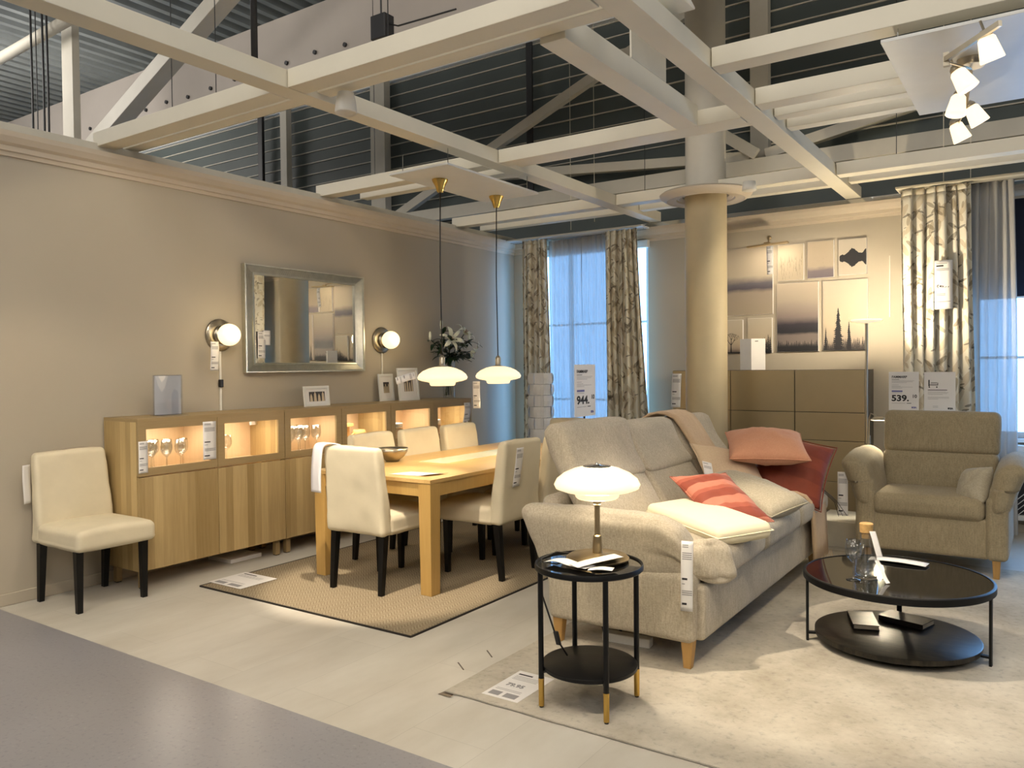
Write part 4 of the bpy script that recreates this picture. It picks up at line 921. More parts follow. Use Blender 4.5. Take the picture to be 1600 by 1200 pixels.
# bunch of tags over the near chair's back corner
def strip(name, pts, w_, side, mat, label=None, cat=None, parent=None, thick=0.002, group=None):
    P = [Vector(p) for p in pts]; S = Vector(side).normalized() * w_ / 2; n = 24
    def at(u):
        f = u * (len(P) - 1); i = min(int(f), len(P) - 2); a = f - i
        p0, p1, p2, p3 = P[max(i - 1, 0)], P[i], P[i + 1], P[min(i + 2, len(P) - 1)]
        return 0.5 * ((2 * p1) + (p2 - p0) * a + (2 * p0 - 5 * p1 + 4 * p2 - p3) * a * a + (3 * p1 - p0 - 3 * p2 + p3) * a ** 3)
    mb = MB(); mb.grid(lambda a, b_: at(a) + S * (2 * b_ - 1), n, 4); o = mb.build(name, mat, parent, smooth=True, solid=thick); tag(o, label, cat, group); return o
strip('cloth_tag', [(1.50, 3.64, 0.955), (1.455, 3.60, 0.965), (1.42, 3.565, 0.94), (1.405, 3.555, 0.80), (1.395, 3.56, 0.645)], 0.10, (0.85, -0.1, 0), 'cotton_white', 'white fabric sample strip over the near chair corner', 'cloth', thick=0.008)
# bowl and paper on the table
t = thing('metal_bowl', 'round brushed steel bowl on the oak dining table', 'bowl', (1.235, 4.46, 0.745))
mb = MB(); mb.lathe([(0, 0.001), (0.05, 0.001), (0.052, 0.008), (0.09, 0.035), (0.115, 0.07), (0.122, 0.10), (0.119, 0.10), (0.111, 0.07), (0.087, 0.038), (0.045, 0.012), (0, 0.010)], (1.235, 4.46, 0.745), 48); mb.build('bowl', 'nickel', t, smooth=True)
mb = MB(); mb.grid(lambda a, b_: V(1.72 + 0.30 * a + 0.05 * b_, 3.90 + 0.17 * b_ + 0.03 * a, 0.7468 + 0.012 * max(0, a - 0.7) ** 2 * 10), 8, 3)
tag(mb.build('paper_sheet', 'paper', smooth=True, solid=0.001), 'white paper sheet at the near right corner of the table', 'paper')
mb = MB(); mb.obox((1.95, 5.0, 0.752), (0.05, 0.04, 0), (-0.02, 0.025, 0), (0, 0, 0.006)); tag(mb.build('paper_label', 'paper'), 'small label lying on the table beside the glass strip', 'paper')

# pendant lamps and the matching table lamp
SH = [(0.035, 0.062), (0.06, 0.060), (0.10, 0.050), (0.145, 0.030), (0.175, 0.006), (0.187, -0.018), (0.180, -0.034), (0.150, -0.045), (0.110, -0.052), (0.098, -0.056), (0.094, -0.072), (0.086, -0.080), (0.080, -0.078), (0.0, -0.070)]
def pendant(x, y, z, label):
    t = thing('pendant_lamp', label, 'pendant lamp', (x, y, z), group='opal pendant lamps over the table')
    mb = MB(); mb.lathe(SH, (x, y, z), 56); mb.build('lamp_shade', 'opal_lit', t, smooth=True)
    mb = MB(); mb.lathe([(0.045, 0.060), (0.045, 0.066), (0.022, 0.070), (0.022, 0.13), (0.018, 0.135), (0.008, 0.15), (0, 0.15)], (x, y, z), 28); mb.build('fitter', 'nickel', t, smooth=True, auto=True)
    mb = MB(); mb.tube([(x, y, z + 0.14), (x - 0.006, y - 0.004, z + 0.8), (x, y, 2.76)], 0.0045, 8); mb.build('cord', 'plastic_black', t, smooth=True)
    mb = MB(); mb.lathe([(0.0, 2.745), (0.022, 2.745), (0.026, 2.755), (0.036, 2.79), (0.058, 2.828), (0.060, 2.84), (0, 2.84)], (x, y, 0), 32); mb.build('canopy', 'brass', t, smooth=True, auto=True)
    spot_light((x, y, z - 0.09), (x, y, 0), 26, 150, (1.0, 0.78, 0.5), 0.6, 0.08)
pendant(1.62, 4.60, 1.395, 'left opal pendant lamp over the table, tag sticking out to its left')
pendant(1.62, 5.32, 1.395, 'right opal pendant lamp over the table, tag hanging below')
price_tag('price_tag', (1.45, 5.20, 1.335), (0.9, 0.4, 0), (0, 0, 1), 0.06, 0.22, 'price tag hanging below the right pendant lamp', 0.006)
price_tag('price_tag', (1.46, 4.47, 1.42), (0.35, -0.1, -0.9), (0.9, 0.35, 0.25), 0.055, 0.16, 'price tag sticking out left of the left pendant lamp', 0.006)
LX, LY, LZ = 3.735, 3.055, 0.612
t = thing('table_lamp', 'lit opal table lamp on the round black side table', 'table lamp', (LX, LY, LZ))
mb = MB(); mb.lathe(SH, (LX, LY, 0.955), 56); mb.build('lamp_shade', 'opal_lit', t, smooth=True)
mb = MB(); mb.lathe([(0, 0.066), (0.012, 0.066), (0.02, 0.062), (0.06, 0.060), (0.062, 0.055), (0.03, 0.055)], (LX, LY, 0.957), 32); mb.lathe([(0, 0.075), (0.006, 0.073), (0.008, 0.063)], (LX, LY, 0.957), 16); mb.build('cap', 'chrome', t, smooth=True)
mb = MB(); mb.lathe([(0, 0), (0.135, 0), (0.137, 0.006), (0.125, 0.016), (0.05, 0.022), (0.022, 0.026), (0.018, 0.10), (0.012, 0.105), (0.012, 0.235), (0.018, 0.24), (0.020, 0.275), (0.0, 0.275)], (LX, LY, LZ), 48); mb.build('base', 'brushed_brass', t, smooth=True, auto=True)
mb = MB(); mb.tube([(LX - 0.13, LY - 0.01, LZ + 0.008), (3.56, 3.0, LZ + 0.02), (3.525, 2.93, LZ - 0.0), (3.535, 2.92, 0.45), (3.60, 2.93, 0.27), (3.64, 2.95, 0.2)], 0.004, 8); mb.build('cord', 'plastic_black', t, smooth=True)
mb = MB(); mb.obox((3.602, 2.93, 0.275), (0.010, 0, 0), (0, 0.008, 0), (-0.008, 0, 0.028)); mb.build('cord_switch', 'plastic_black', t, bevel=0.003)
point_light((LX, LY, 0.84), 4.0, (1.0, 0.82, 0.52), 0.06)

# round side table
SX, SY = 3.735, 2.975
t = thing('side_table', 'round black side table with lower shelf and brass-tipped legs', 'side table', (SX, SY, 0))
mb = MB(); mb.lathe([(0, 0.598), (0.222, 0.598), (0.222, 0.610), (0.229, 0.612), (0.232, 0.604), (0.232, 0.592), (0.228, 0.588), (0, 0.588)], (SX, SY, 0), 64); mb.build('top', 'black_metal', t, smooth=True, auto=True)
mb = MB(); mb.lathe([(0, 0.600), (0.222, 0.600), (0.222, 0.604), (0, 0.604)], (SX, SY, 0), 64); mb.build('top_glass', 'smoked_glass', t)
mb = MB(); mb.lathe([(0, 0.165), (0.200, 0.165), (0.204, 0.168), (0.204, 0.182), (0.200, 0.185), (0, 0.185)], (SX, SY, 0), 64); mb.build('shelf', 'black_metal', t, smooth=True, auto=True)
for k in range(4):
    a = -3 * PI / 4 + k * PI / 2 + 0.03; x, y = SX + 0.214 * math.cos(a), SY + 0.214 * math.sin(a)
    mb = MB(); mb.lathe([(0, 0.135), (0.0115, 0.135), (0.0115, 0.590), (0, 0.590)], (x, y, 0), 18); l = mb.build('leg', 'black_metal', t, smooth=True, auto=True)
    mb = MB(); mb.lathe([(0, 0.018), (0.0118, 0.018), (0.0125, 0.135), (0, 0.135)], (x, y, 0), 18); mb.build('brass_tip', 'brass', l, smooth=True, auto=True)
    mb = MB(); mb.lathe([(0, 0.008), (0.009, 0.008), (0.009, 0.018), (0, 0.018)], (x, y, 0), 12); mb.build('foot_glide', 'plastic_black', l)
    mb = MB(); mb.obox((SX + 0.206 * math.cos(a), SY + 0.206 * math.sin(a), 0.162), (0.01 * math.cos(a), 0.01 * math.sin(a), 0), (-0.008 * math.sin(a), 0.008 * math.cos(a), 0), (0, 0, 0.004)); mb.build('bracket', 'black_metal', l)
def paper_strip_flat(pts, w_, side, label): return strip('price_tag', pts, w_, side, 'paper', label, 'price tag', thick=0.001, group='loose price tags on the side table')
paper_strip_flat([(3.585, 2.895, 0.618), (3.64, 2.90, 0.626), (3.72, 2.885, 0.620), (3.80, 2.87, 0.622)], 0.07, (0.15, 1, 0), 'long price tag lying across the left of the side table top')
paper_strip_flat([(3.74, 2.835, 0.626), (3.78, 2.90, 0.636), (3.82, 2.97, 0.642), (3.85, 3.03, 0.645)], 0.065, (1, -0.5, 0), 'price tag crossing over the others toward the lamp base')
paper_strip_flat([(3.80, 2.855, 0.618), (3.84, 2.88, 0.622), (3.89, 2.90, 0.619)], 0.055, (-0.3, 1, 0), 'short price tag tip lying at the right of the side table papers')

# ------------------------------------------------------------------ large rug, sofa
RZ = 0.008
mb = MB()
def rugpt(a, b_):
    x = 3.135 + 2.85 * a; y = 2.735 + 3.72 * b_
    if a in (0, 1): x += 0.008 * noise.noise(V(y * 5, 1, 0))
    if b_ in (0, 1): y += 0.010 * noise.noise(V(x * 5, 7, 0))
    return V(x, y, RZ - 0.001 * (a in (0, 1) or b_ in (0, 1)))
mb.grid(rugpt, 60, 60); tag(mb.build('area_rug', 'worn_rug', solid=0.006), 'large pale worn-pattern rug under the sofa and coffee table', 'rug')
mb = MB(); mb.quad((3.12, 2.70, 0.003), (3.19, 2.70, 0.003), (3.18, 2.745, 0.0035), (3.13, 2.745, 0.0035)); tag(mb.build('rug_label', 'book_cover'), 'crumpled brown sewn label at the near left corner of the pale rug', 'label')
floor_sheet((3.385, 2.95, 0.0095), 0.19, 0.31, 0.0, 'white price sheet lying on the pale rug beside the side table', '79.95')
for (x, y, a) in ((3.0, 3.02, 2.5), (3.02, 3.23, 2.45)):
    mb = MB(); mb.obox((x, y, 0.001), (0.05 * math.cos(a), 0.05 * math.sin(a), 0), (-0.003 * math.sin(a), 0.003 * math.cos(a), 0), (0, 0, 0.0008)); tag(mb.build('tape_mark', 'book_cover'), 'short dark tape mark on the beige floor left of the pale rug, ' + ('nearer one' if y < 3.1 else 'farther one'), 'tape')

t = thing('sofa', 'grey-beige fabric three-seat sofa with adjustable headrests', 'sofa', (3.6, 4.75, 0))
F = 'sofa_fabric'
mb = MB(); mb.soft((3.61, 4.755, 0.275), (0.82, 2.36, 0.27), 0.03, (0.008, 0, 0), 0.002); mb.build('base', F, t, smooth=True)
def side_panel(yc, s):
    mb = MB(); mb.soft((3.585, yc, 0.30), (0.80, 0.13, 0.33), 0.035, (0, 0.006, 0), 0.003, lambda p, n: V(p.x + (0.03 * max(0, n[2]) if p.x < 3.3 else 0) * -1, p.y, p.z)); mb.build('arm_panel', F, t, smooth=True)
    def fn(p, n):
        k = (p.z - 0.38) / 0.34
        p.y -= s * (0.09 * max(0, k) ** 1.4)
        p.x -= 0.09 * max(0, k) * max(0, -n[0]) ; 
        if n[2] > 0: p.z -= 0.09 * max(0, (n[0] - 0.55) / 0.45) ** 2
        if n[0] > 0.4: p.y += s * 0.05 * (n[0] - 0.4)
        return p
    mb = MB(); mb.soft((3.535, yc + s * 0.05, 0.555), (0.86, 0.19, 0.34), 0.075, (0.0, 0.022, 0.012), 0.008, fn, m=10); mb.build('armrest', F, t, smooth=True)
side_panel(3.585, 1); side_panel(5.93, -1)
def droop(yc, s):
    mb = MB(); mb.soft((4.02, yc - 0.045, 0.515), (0.15, 0.11, 0.19), 0.05, (0.01, 0.01, 0.01), 0.010, lambda p, n: V(p.x + 0.03 * n[1] * s - (p.z - 0.53) * 0.35, p.y + 0.03 * n[0], p.z)); mb.build('armrest_end', F, t, smooth=True)
droop(3.69, 1)
ys = [3.665, 4.395, 5.125, 5.855]
for k in range(3):
    a, b_ = ys[k], ys[k + 1]; c = (a + b_) / 2
    mb = MB(); mb.soft((3.755, c, 0.490), (0.64, b_ - a - 0.004, 0.16), 0.055, (0.012, 0, 0.022), 0.003); mb.build('seat_cushion', F, t, smooth=True)
    mb = MB(); mb.soft((0, 0, 0), (0.17, b_ - a - 0.004, 0.40), 0.05, (0.022, 0, 0.01), 0.004,
        lambda p, n: V(3.47 + p.x - (p.z + 0.2) * 0.62, c + p.y, 0.69 + p.z)); mb.build('back_cushion', F, t, smooth=True)
# headrests: first one raised, the other two leaning further back
for k, (zc, xc, lean, hh) in enumerate(((0.975, 3.225, 0.42, 0.33), (0.950, 3.215, 0.62, 0.29), (0.940, 3.21, 0.62, 0.29))):
    a, b_ = ys[k] - (0.09 if k == 0 else 0), ys[k + 1]; c = (a + b_) / 2
    mb = MB(); mb.soft((0, 0, 0), (0.13, b_ - a - 0.006, hh), 0.055, (0.014, 0, 0.012), 0.007 if k == 0 else 0.004,
        lambda p, n: V(xc + p.x - p.z * lean + 0.03 * n[2] ** 2, c + p.y + (0.02 * n[1] * max(0, n[2])), zc + p.z)); mb.build('headrest', F, t, smooth=True)
mb = MB(); mb.soft((3.17, 4.75, 0.50), (0.12, 2.2, 0.50), 0.05, (0, 0, 0), 0.002, lambda p, n: V(p.x - (p.z - 0.3) * 0.12, p.y, p.z)); mb.build('back_frame', F, t, smooth=True)
for x, y in ((3.945, 3.57), (3.235, 3.57), (3.945, 5.93), (3.235, 5.93)):
    mb = MB(); mb.taper(x - 0.022, x + 0.016, y - 0.018, y + 0.018, RZ, x - 0.03, x + 0.03, y - 0.03, y + 0.03, 0.15); mb.build('leg', 'foot_oak', t, bevel=0.005)
price_tag('price_tag', (3.955, 3.462, 0.64), (1, 0.25, 0), (0.02, 0, 1), 0.055, 0.33, 'long price tag hanging from the near sofa armrest', 0.008)

# ---- cushions and throw
def place(name, build, mat, c, xa, za, label, wh, group=None, cat='cushion', **k):
    xa, za = Vector(xa).normalized(), Vector(za).normalized(); ya = za.cross(xa).normalized(); xa = ya.cross(za)
    mb = MB(); build(mb); o = mb.build(name, mat, None, smooth=True)
    o.matrix_world = Matrix(((xa.x, ya.x, za.x, c[0]), (xa.y, ya.y, za.y, c[1]), (xa.z, ya.z, za.z, c[2]), (0, 0, 0, 1)))
    tag(o, label, cat, group)
    w_, h_ = wh
    p = MB(); n = 20; conc = k.get('conc', 0.05); pts = []
    for s_ in range(4):
        for i in range(n):
            u = -1 + 2 * i / n; q = [(u, -1), (1, u), (-u, 1), (-1, -u)][s_]
            pts.append(V(q[0] * w_ / 2 * (1 - conc * (1 - q[1] ** 2)), q[1] * h_ / 2 * (1 - conc * (1 - q[0] ** 2)), 0))
    pts.append(pts[0]); p.tube(pts, 0.004, 6); pp = p.build('piping', k.get('pmat', mat), o, smooth=True)
    return o
def flat_cushion(mb): mb.soft((0, 0, 0), (0.66, 0.34, 0.085), 0.034, (0, 0, 0.018), 0.003, m=9)
o = place('seat_pad', flat_cushion, 'cushion_cream', (3.84, 4.08, 0.622), (0.80, -0.52, -0.02), (0.02, -0.06, 1), 'cream flat box cushion lying on the near end of the sofa seat', (0.662, 0.342), conc=0.0)
place('throw_pillow', lambda m_: m_.pillow(0.37, 0.52, 0.14, 26, 0.018, 1, 0.10, 0.5), 'striped_velvet', (3.82, 4.36, 0.695), (-0.50, -0.72, 0.14), (0.30, -0.26, 0.92), 'coral striped velvet cushion leaning on the cream flat cushion', (0.37, 0.52), conc=0.10)
place('throw_pillow', lambda m_: m_.pillow(0.66, 0.30, 0.19, 24, 0.012, 2, 0.02, 0.36), 'grey_cushion', (3.83, 4.83, 0.660), (0.82, -0.42, -0.08), (0.05, -0.25, 1), 'grey-beige lumbar cushion in the sofa fabric, behind the striped one', (0.66, 0.30), conc=0.02)
place('throw_pillow', lambda m_: m_.pillow(0.46, 0.46, 0.14, 24, 0.012, 3, 0.06, 0.5), 'beige_cushion', (3.62, 5.14, 0.745), (0.55, 0.75, -0.25), (0.55, -0.30, 0.78), 'pale peach cushion with a price tag, leaning on the sofa back', (0.46, 0.46), conc=0.06)
place('throw_pillow', lambda m_: m_.pillow(0.48, 0.48, 0.18, 26, 0.018, 4, 0.08, 0.45), 'rust_velvet', (3.91, 5.50, 0.745), (0.80, 0.45, -0.42), (0.35, -0.75, 0.55), 'dark rust velvet cushion under the salmon cushion at the far arm', (0.50, 0.50), conc=0.08)
place('throw_pillow', lambda m_: m_.pillow(0.50, 0.46, 0.19, 26, 0.012, 5, 0.05, 0.42), 'salmon_cushion', (3.79, 5.34, 0.905), (0.90, 0.36, 0.06), (0.12, -0.26, 0.93), 'salmon corduroy cushion on top of the cushion heap', (0.50, 0.46), conc=0.05)
price_tag('price_tag', (3.50, 4.93, 0.83), (0.8, 0.3, -0.2), (-0.25, 0.25, 0.9), 0.06, 0.17, 'price tag on the pale peach cushion', 0.004)
t = strip('knit_throw', [(2.96, 5.22, 0.62), (2.99, 5.22, 0.95), (3.03, 5.23, 1.085), (3.12, 5.26, 1.125), (3.225, 5.30, 1.09), (3.31, 5.34, 0.95), (3.45, 5.36, 0.74), (3.60, 5.38, 0.63), (3.80, 5.40, 0.605), (3.98, 5.50, 0.605), (4.068, 5.53, 0.545), (4.078, 5.56, 0.40), (4.085, 5.58, 0.14)], 0.36, (0.0, 1, 0), 'knit_throw', 'beige ribbed knit throw over the far sofa back and seat', 'throw', thick=0.016)
fr = MB()
for k in range(9): fr.tube([(4.10, 5.44 + k * 0.045, 0.16), (4.105 + 0.01 * math.sin(k), 5.45 + k * 0.045, 0.09)], 0.002, 5)
fr.build('fringe', 'knit_throw', t)
for k in range(3):
    mb = MB(); mb.tube([(4.04 + 0.01 * k, 5.70, 0.60), (4.14, 5.73 + 0.03 * k, 0.50), (4.16 + 0.02 * k, 5.76 + 0.03 * k, 0.40)], 0.002, 5); mb.build('loose_thread', 'plastic_black', t)

# ------------------------------------------------------------------ armchair
t = thing('armchair', 'olive-beige fabric armchair with flared arms facing us', 'armchair', (4.66, 6.5, 0)); F = 'armchair_fabric'
mb = MB(); mb.soft((4.66, 6.52, 0.265), (0.74, 0.80, 0.27), 0.025, (0, 0.006, 0), 0.002); mb.build('base', F, t, smooth=True)
mb = MB(); mb.soft((4.655, 6.37, 0.455), (0.70, 0.56, 0.15), 0.055, (0, 0.008, 0.018), 0.003); mb.build('seat_cushion', F, t, smooth=True)
mb = MB(); mb.soft((4.675, 6.70, 0.63), (0.765, 0.16, 0.32), 0.045, (0, 0.014, 0), 0.003, lambda p, n: V(p.x, p.y + (p.z - 0.5) * 0.18, p.z)); mb.build('back_cushion', F, t, smooth=True)
mb = MB(); mb.soft((4.68, 6.76, 0.925), (0.775, 0.14, 0.32), 0.05, (0, 0.012, 0), 0.003, lambda p, n: V(p.x, p.y + (p.z - 0.9) * 0.12, p.z)); mb.build('headrest', F, t, smooth=True)
for s_, xc in ((-1, 4.265), (1, 5.075)):
    mb = MB(); mb.soft((xc, 6.49, 0.34), (0.13, 0.80, 0.42), 0.035, (0, 0, 0), 0.003, lambda p, n: V(p.x, p.y, p.z)); mb.build('arm_panel', F, t, smooth=True)
    def fn(p, n, s_=s_, xc=xc):
        k = (p.z - 0.42) / 0.38; p.x += s_ * 0.085 * max(0, k) ** 1.2; 
        p.x = xc + (p.x - xc) * (0.85 + 0.30 * max(0, k)); p.z -= 0.05 * max(0, -n[1] - 0.3) * (1 if n[2] > 0 else 0)
        w2 = math.sin(p.z * 140 + 3 * noise.noise(p * 14)) * 0.003 * math.exp(-((p.z - 0.52) / 0.07) ** 2); p.y -= w2; p.x += w2 * 0.6; return p
    mb = MB(); mb.soft((xc, 6.475, 0.61), (0.15, 0.78, 0.38), 0.07, (0.012, 0.015, 0.01), 0.006, fn, m=12, k=5); mb.build('armrest', F, t, smooth=True)
for x, y in ((4.28, 6.15), (5.07, 6.14), (4.28, 6.86), (5.07, 6.86)):
    mb = MB(); mb.taper(x - 0.018, x + 0.018, y - 0.018, y + 0.018, RZ, x - 0.026, x + 0.026, y - 0.026, y + 0.026, 0.15); mb.build('leg', 'foot_oak', t, bevel=0.004)
mb = MB(); mb.pillow(0.24, 0.27, 0.14, 22, 0.014, 8, 0.0, 0.4)
o = mb.build('small_pillow', 'grey_cushion', None, smooth=True); o.location = (4.93, 6.27, 0.60); o.rotation_euler = (math.radians(62), math.radians(-12), math.radians(-42)); tag(o, 'small round-cornered pillow in the armchair against its right arm', 'cushion')
price_tag('price_tag', (4.075, 6.13, 0.66), (1, 0.15, 0), (0, 0, 1), 0.07, 0.32, 'price tag hanging at the left front of the armchair', 0.004)
sign('sign', (4.295, 6.92, 1.075), (1, 0, 0), 0.215, 0.305, 'white price sign behind the armchair, left one, price 539.10', '539.', '10', 'FAMMARP', 0, 0.8)
sign('sign', (4.545, 6.93, 1.072), (1, 0, 0), 0.215, 0.305, 'white leaflet sign behind the armchair, right one, with trolley drawing', kind=1, stand=0.8)
sign('sign', (3.055, 4.06, 1.15), (0, 1, 0), 0.255, 0.31, 'tall white price sign behind the sofa, price 944.10', '944.', '10', 'FAMMARP', 0, 0.5)

# ------------------------------------------------------------------ coffee table and what stands on it
QX, QY = 4.715, 4.42
t = thing('coffee_table', 'round black coffee table with marbled lower shelf', 'coffee table', (QX, QY, 0))
mb = MB(); mb.lathe([(0, 0.336), (0.436, 0.336), (0.442, 0.340), (0.442, 0.370), (0.436, 0.374), (0.428, 0.374), (0.428, 0.366), (0, 0.366)], (QX, QY, 0), 96); mb.build('top_frame', 'black_metal', t, smooth=True, auto=True)
mb = MB(); mb.lathe([(0, 0.3665), (0.427, 0.3665), (0.427, 0.371), (0, 0.371)], (QX, QY, 0), 96); mb.build('glass_top', 'smoked_glass', t)
mb = MB(); mb.lathe([(0, 0.045), (0.380, 0.045), (0.386, 0.048), (0.386, 0.072), (0.380, 0.074), (0, 0.072)], (QX, QY, 0), 96); mb.build('shelf', 'dark_marble', t, smooth=True, auto=True)
for a in (201, 351, 96):
    a = math.radians(a); rr = 0.425; d = V(math.cos(a), math.sin(a), 0); s_ = V(-d.y, d.x, 0); c = V(QX, QY, 0)
    mb = MB(); mb.obox(c + d * rr + V(0, 0, 0.174), d * 0.006, s_ * 0.013, V(0, 0, 0.166)); mb.obox(c + d * (rr - 0.025) + V(0, 0, 0.052), d * 0.03, s_ * 0.013, V(0, 0, 0.006)); mb.build('leg', 'black_metal', t, bevel=0.002)
WG2 = [(r_, z * 0.98) for r_, z in WG]
lathe_obj('wine_glass', WG2, (4.553, 4.215, 0.371), 'clear_glass', label='clear wine glass standing alone on the coffee table', cat='glass')
t = thing('carafe', 'clear glass carafe with cork stopper on the coffee table', 'carafe', (4.60, 4.29, 0.371))
mb = MB(); mb.lathe([(0, 0), (0.048, 0), (0.055, 0.006), (0.054, 0.05), (0.046, 0.12), (0.036, 0.165), (0.030, 0.19), (0.028, 0.225), (0.030, 0.232), (0.027, 0.232), (0.025, 0.225), (0.027, 0.19), (0.033, 0.165), (0.043, 0.12), (0.051, 0.05), (0.050, 0.010), (0, 0.008)], (4.60, 4.29, 0.3712), 44); mb.build('glass', 'clear_glass', t, smooth=True)
mb = MB(); mb.lathe([(0, 0.20), (0.022, 0.20), (0.0245, 0.226), (0.030, 0.23), (0.033, 0.272), (0.029, 0.276), (0, 0.276)], (4.60, 4.29, 0.3712), 32); mb.build('stopper', 'cork', t, smooth=True, auto=True)
strip('price_tag', [(4.632, 4.268, 0.612), (4.645, 4.260, 0.575), (4.655, 4.254, 0.54), (4.668, 4.248, 0.495)], 0.03, (0.83, 0.56, 0), 'paper', 'price tag hanging from the carafe neck', 'price tag', thick=0.0008)
strip('price_tag', [(4.652, 4.268, 0.47), (4.675, 4.250, 0.43), (4.695, 4.232, 0.395), (4.712, 4.215, 0.375)], 0.020, (0.83, 0.56, 0.2), 'paper', 'narrow price tag curling down onto the coffee table', 'price tag', thick=0.0008)
for k, (dz, rz_, x_, lab) in enumerate(((0.0, -0.02, 4.675, 'white leaflet at the bottom of the pair on the coffee table'), (0.006, -0.10, 4.695, 'white leaflet on top of the pair on the coffee table'))):
    c, s_ = math.cos(rz_), math.sin(rz_); mb = MB()
    mb.grid(lambda a, b_: V(x_ + (a - 0.5) * 0.27 * c - (b_ - 0.5) * 0.09 * s_, 4.715 - k * 0.02 + (a - 0.5) * 0.27 * s_ + (b_ - 0.5) * 0.09 * c, 0.374 + dz + 0.006 * math.sin(a * 3)), 8, 2)
    tag(mb.build('leaflet', 'paper', smooth=True, solid=0.0015), lab, 'leaflet')
def book(c, rz_, w_, h_, th, label):
    t = thing('book', label, 'book', c, rz_, world=False)
    mb = MB(); mb.box(-w_ / 2, w_ / 2, -h_ / 2, h_ / 2, th - 0.003, th); mb.build('cover', 'book_cover', t)
    mb = MB(); mb.box(-w_ / 2, w_ / 2, -h_ / 2, h_ / 2, 0, 0.003); mb.box(-w_ / 2, -w_ / 2 + 0.003, -h_ / 2, h_ / 2, 0.003, th - 0.003); mb.build('binding', 'book_cloth', t)
    mb = MB(); mb.box(-w_ / 2 + 0.003, w_ / 2 - 0.004, -h_ / 2 + 0.004, h_ / 2 - 0.004, 0.003, th - 0.003); mb.build('pages', 'book_pages', t)
book((4.545, 4.50, 0.075), 0.32, 0.125, 0.24, 0.026, 'left of two dark books on the coffee table shelf')
book((4.735, 4.63, 0.075), 1.28, 0.14, 0.23, 0.028, 'right of two dark books on the coffee table shelf')

# ------------------------------------------------------------------ champagne drawer cabinets on the back wall
for k, (x0, x1, lab) in enumerate(((2.20, 2.795, 'champagne drawer cabinet mostly hidden behind the round column'), (2.797, 3.40, 'champagne drawer cabinet right of the column, under the forest picture'), (3.402, 4.005, 'champagne drawer cabinet at the right end, beside the floor lamp'))):
    t = thing('drawer_cabinet', lab, 'cabinet', ((x0 + x1) / 2, 7.75, 0), group='champagne drawer cabinets on the back wall')
    mb = MB(); mb.box(x0, x1, 7.568, 7.955, 0.12, 1.395); mb.build('body', 'champagne_side', t, bevel=0.001)
    for z0, z1 in ((1.012, 1.392), (0.755, 1.006), (0.385, 0.749), (0.125, 0.379)):
        mb = MB(); mb.box(x0 + 0.003, x1 - 0.003, 7.55, 7.567, z0, z1); mb.build('drawer_front', 'champagne_panel', t, bevel=0.0015)
    for x in (x0 + 0.05, x1 - 0.05):
        for y in (7.62, 7.9): mb = MB(); mb.box(x - 0.02, x + 0.02, y - 0.02, y + 0.02, 0, 0.12); mb.build('leg', 'champagne_side', t)
t = thing('power_outlet', 'beige double power outlet on the cabinet side by the floor lamp', 'outlet', (4.01, 7.7, 0.75))
mb = MB(); mb.box(4.006, 4.018, 7.62, 7.74, 0.69, 0.80); mb.build('plate', 'plastic_white', t, bevel=0.003)
for z in (0.72, 0.77): mb = MB(); mb.lathe([(0, 0.018), (0.018, 0.0185), (0.018, 0.0195), (0, 0.0185)], (4.0, 7.68, z), 16, axis='X'); mb.build('socket', 'ink_grey', t)
t = thing('folded_card_sign', 'white folded card standing on the drawer cabinets right of the column', 'sign', (2.93, 7.75, 1.396))
mb = MB(); mb.quad((2.83, 7.74, 1.397), (2.96, 7.68, 1.397), (2.96, 7.68, 1.70), (2.83, 7.74, 1.70)); mb.build('left_panel', 'paper', t, solid=0.002)
mb = MB(); mb.quad((2.96, 7.68, 1.397), (3.07, 7.76, 1.397), (3.07, 7.76, 1.70), (2.96, 7.68, 1.70)); mb.build('right_panel', 'paper', t, solid=0.002)
mb = MB(); mb.box(2.99, 3.02, 7.696, 7.70, 1.672, 1.678); mb.build('print', 'ink', t)
price_tag('price_tag', (2.20, 7.545, 1.365), (1, 0, 0), (0.05, 0, 1), 0.10, 0.34, 'price tag on the drawer cabinet edge left of the column', 0.003)
mb = MB(); mb.box(3.80, 4.12, 6.62, 7.15, 0.0, 0.20); tag(mb.build('low_white_box', 'cabinet_white', bevel=0.003), 'low cream box on the floor behind the throw, left of the armchair', 'box')

# ------------------------------------------------------------------ pictures
def canvas(x0, x1, z0, z1, mat, label, extra=None):
    t = thing('canvas_picture', label, 'picture', ((x0 + x1) / 2, 7.96, (z0 + z1) / 2), group='canvas landscape pictures on the back wall')
    mb = MB(); mb.box(x0, x1, 7.946, 7.973, z0, z1); mb.build('canvas', 'paper', t, bevel=0.002)
    mb = MB(); mb.box(x0 + 0.002, x1 - 0.002, 7.9445, 7.946, z0 + 0.002, z1 - 0.002); mb.build('print', mat, t)
    if extra:
        mb = MB(); extra(mb, x0, x1, z0, z1, 7.9435); mb.build('motif', ['ink', 'photo_dark'], t)
    return t
rp = random.Random(11)
def conifer(mb, x, z0, h, w_, y):
    n = max(7, int(h / 0.018)); L, R = [], []
    for i in range(n):
        u = i / n; ww = w_ * (1 - u) ** 0.8 * (0.55 + 0.45 * rp.random()); L.append((x - ww, y, z0 + h * u)); L.append((x - ww * 0.55, y, z0 + h * (u + 0.45 / n)))
        ww = w_ * (1 - u) ** 0.8 * (0.55 + 0.45 * rp.random()); R.append((x + ww, y, z0 + h * u)); R.append((x + ww * 0.55, y, z0 + h * (u + 0.45 / n)))
    for i in range(len(L) - 1): mb.quad(L[i], R[i], R[i + 1], L[i + 1])
    mb.poly([L[-1], R[-1], (x, y, z0 + h)])
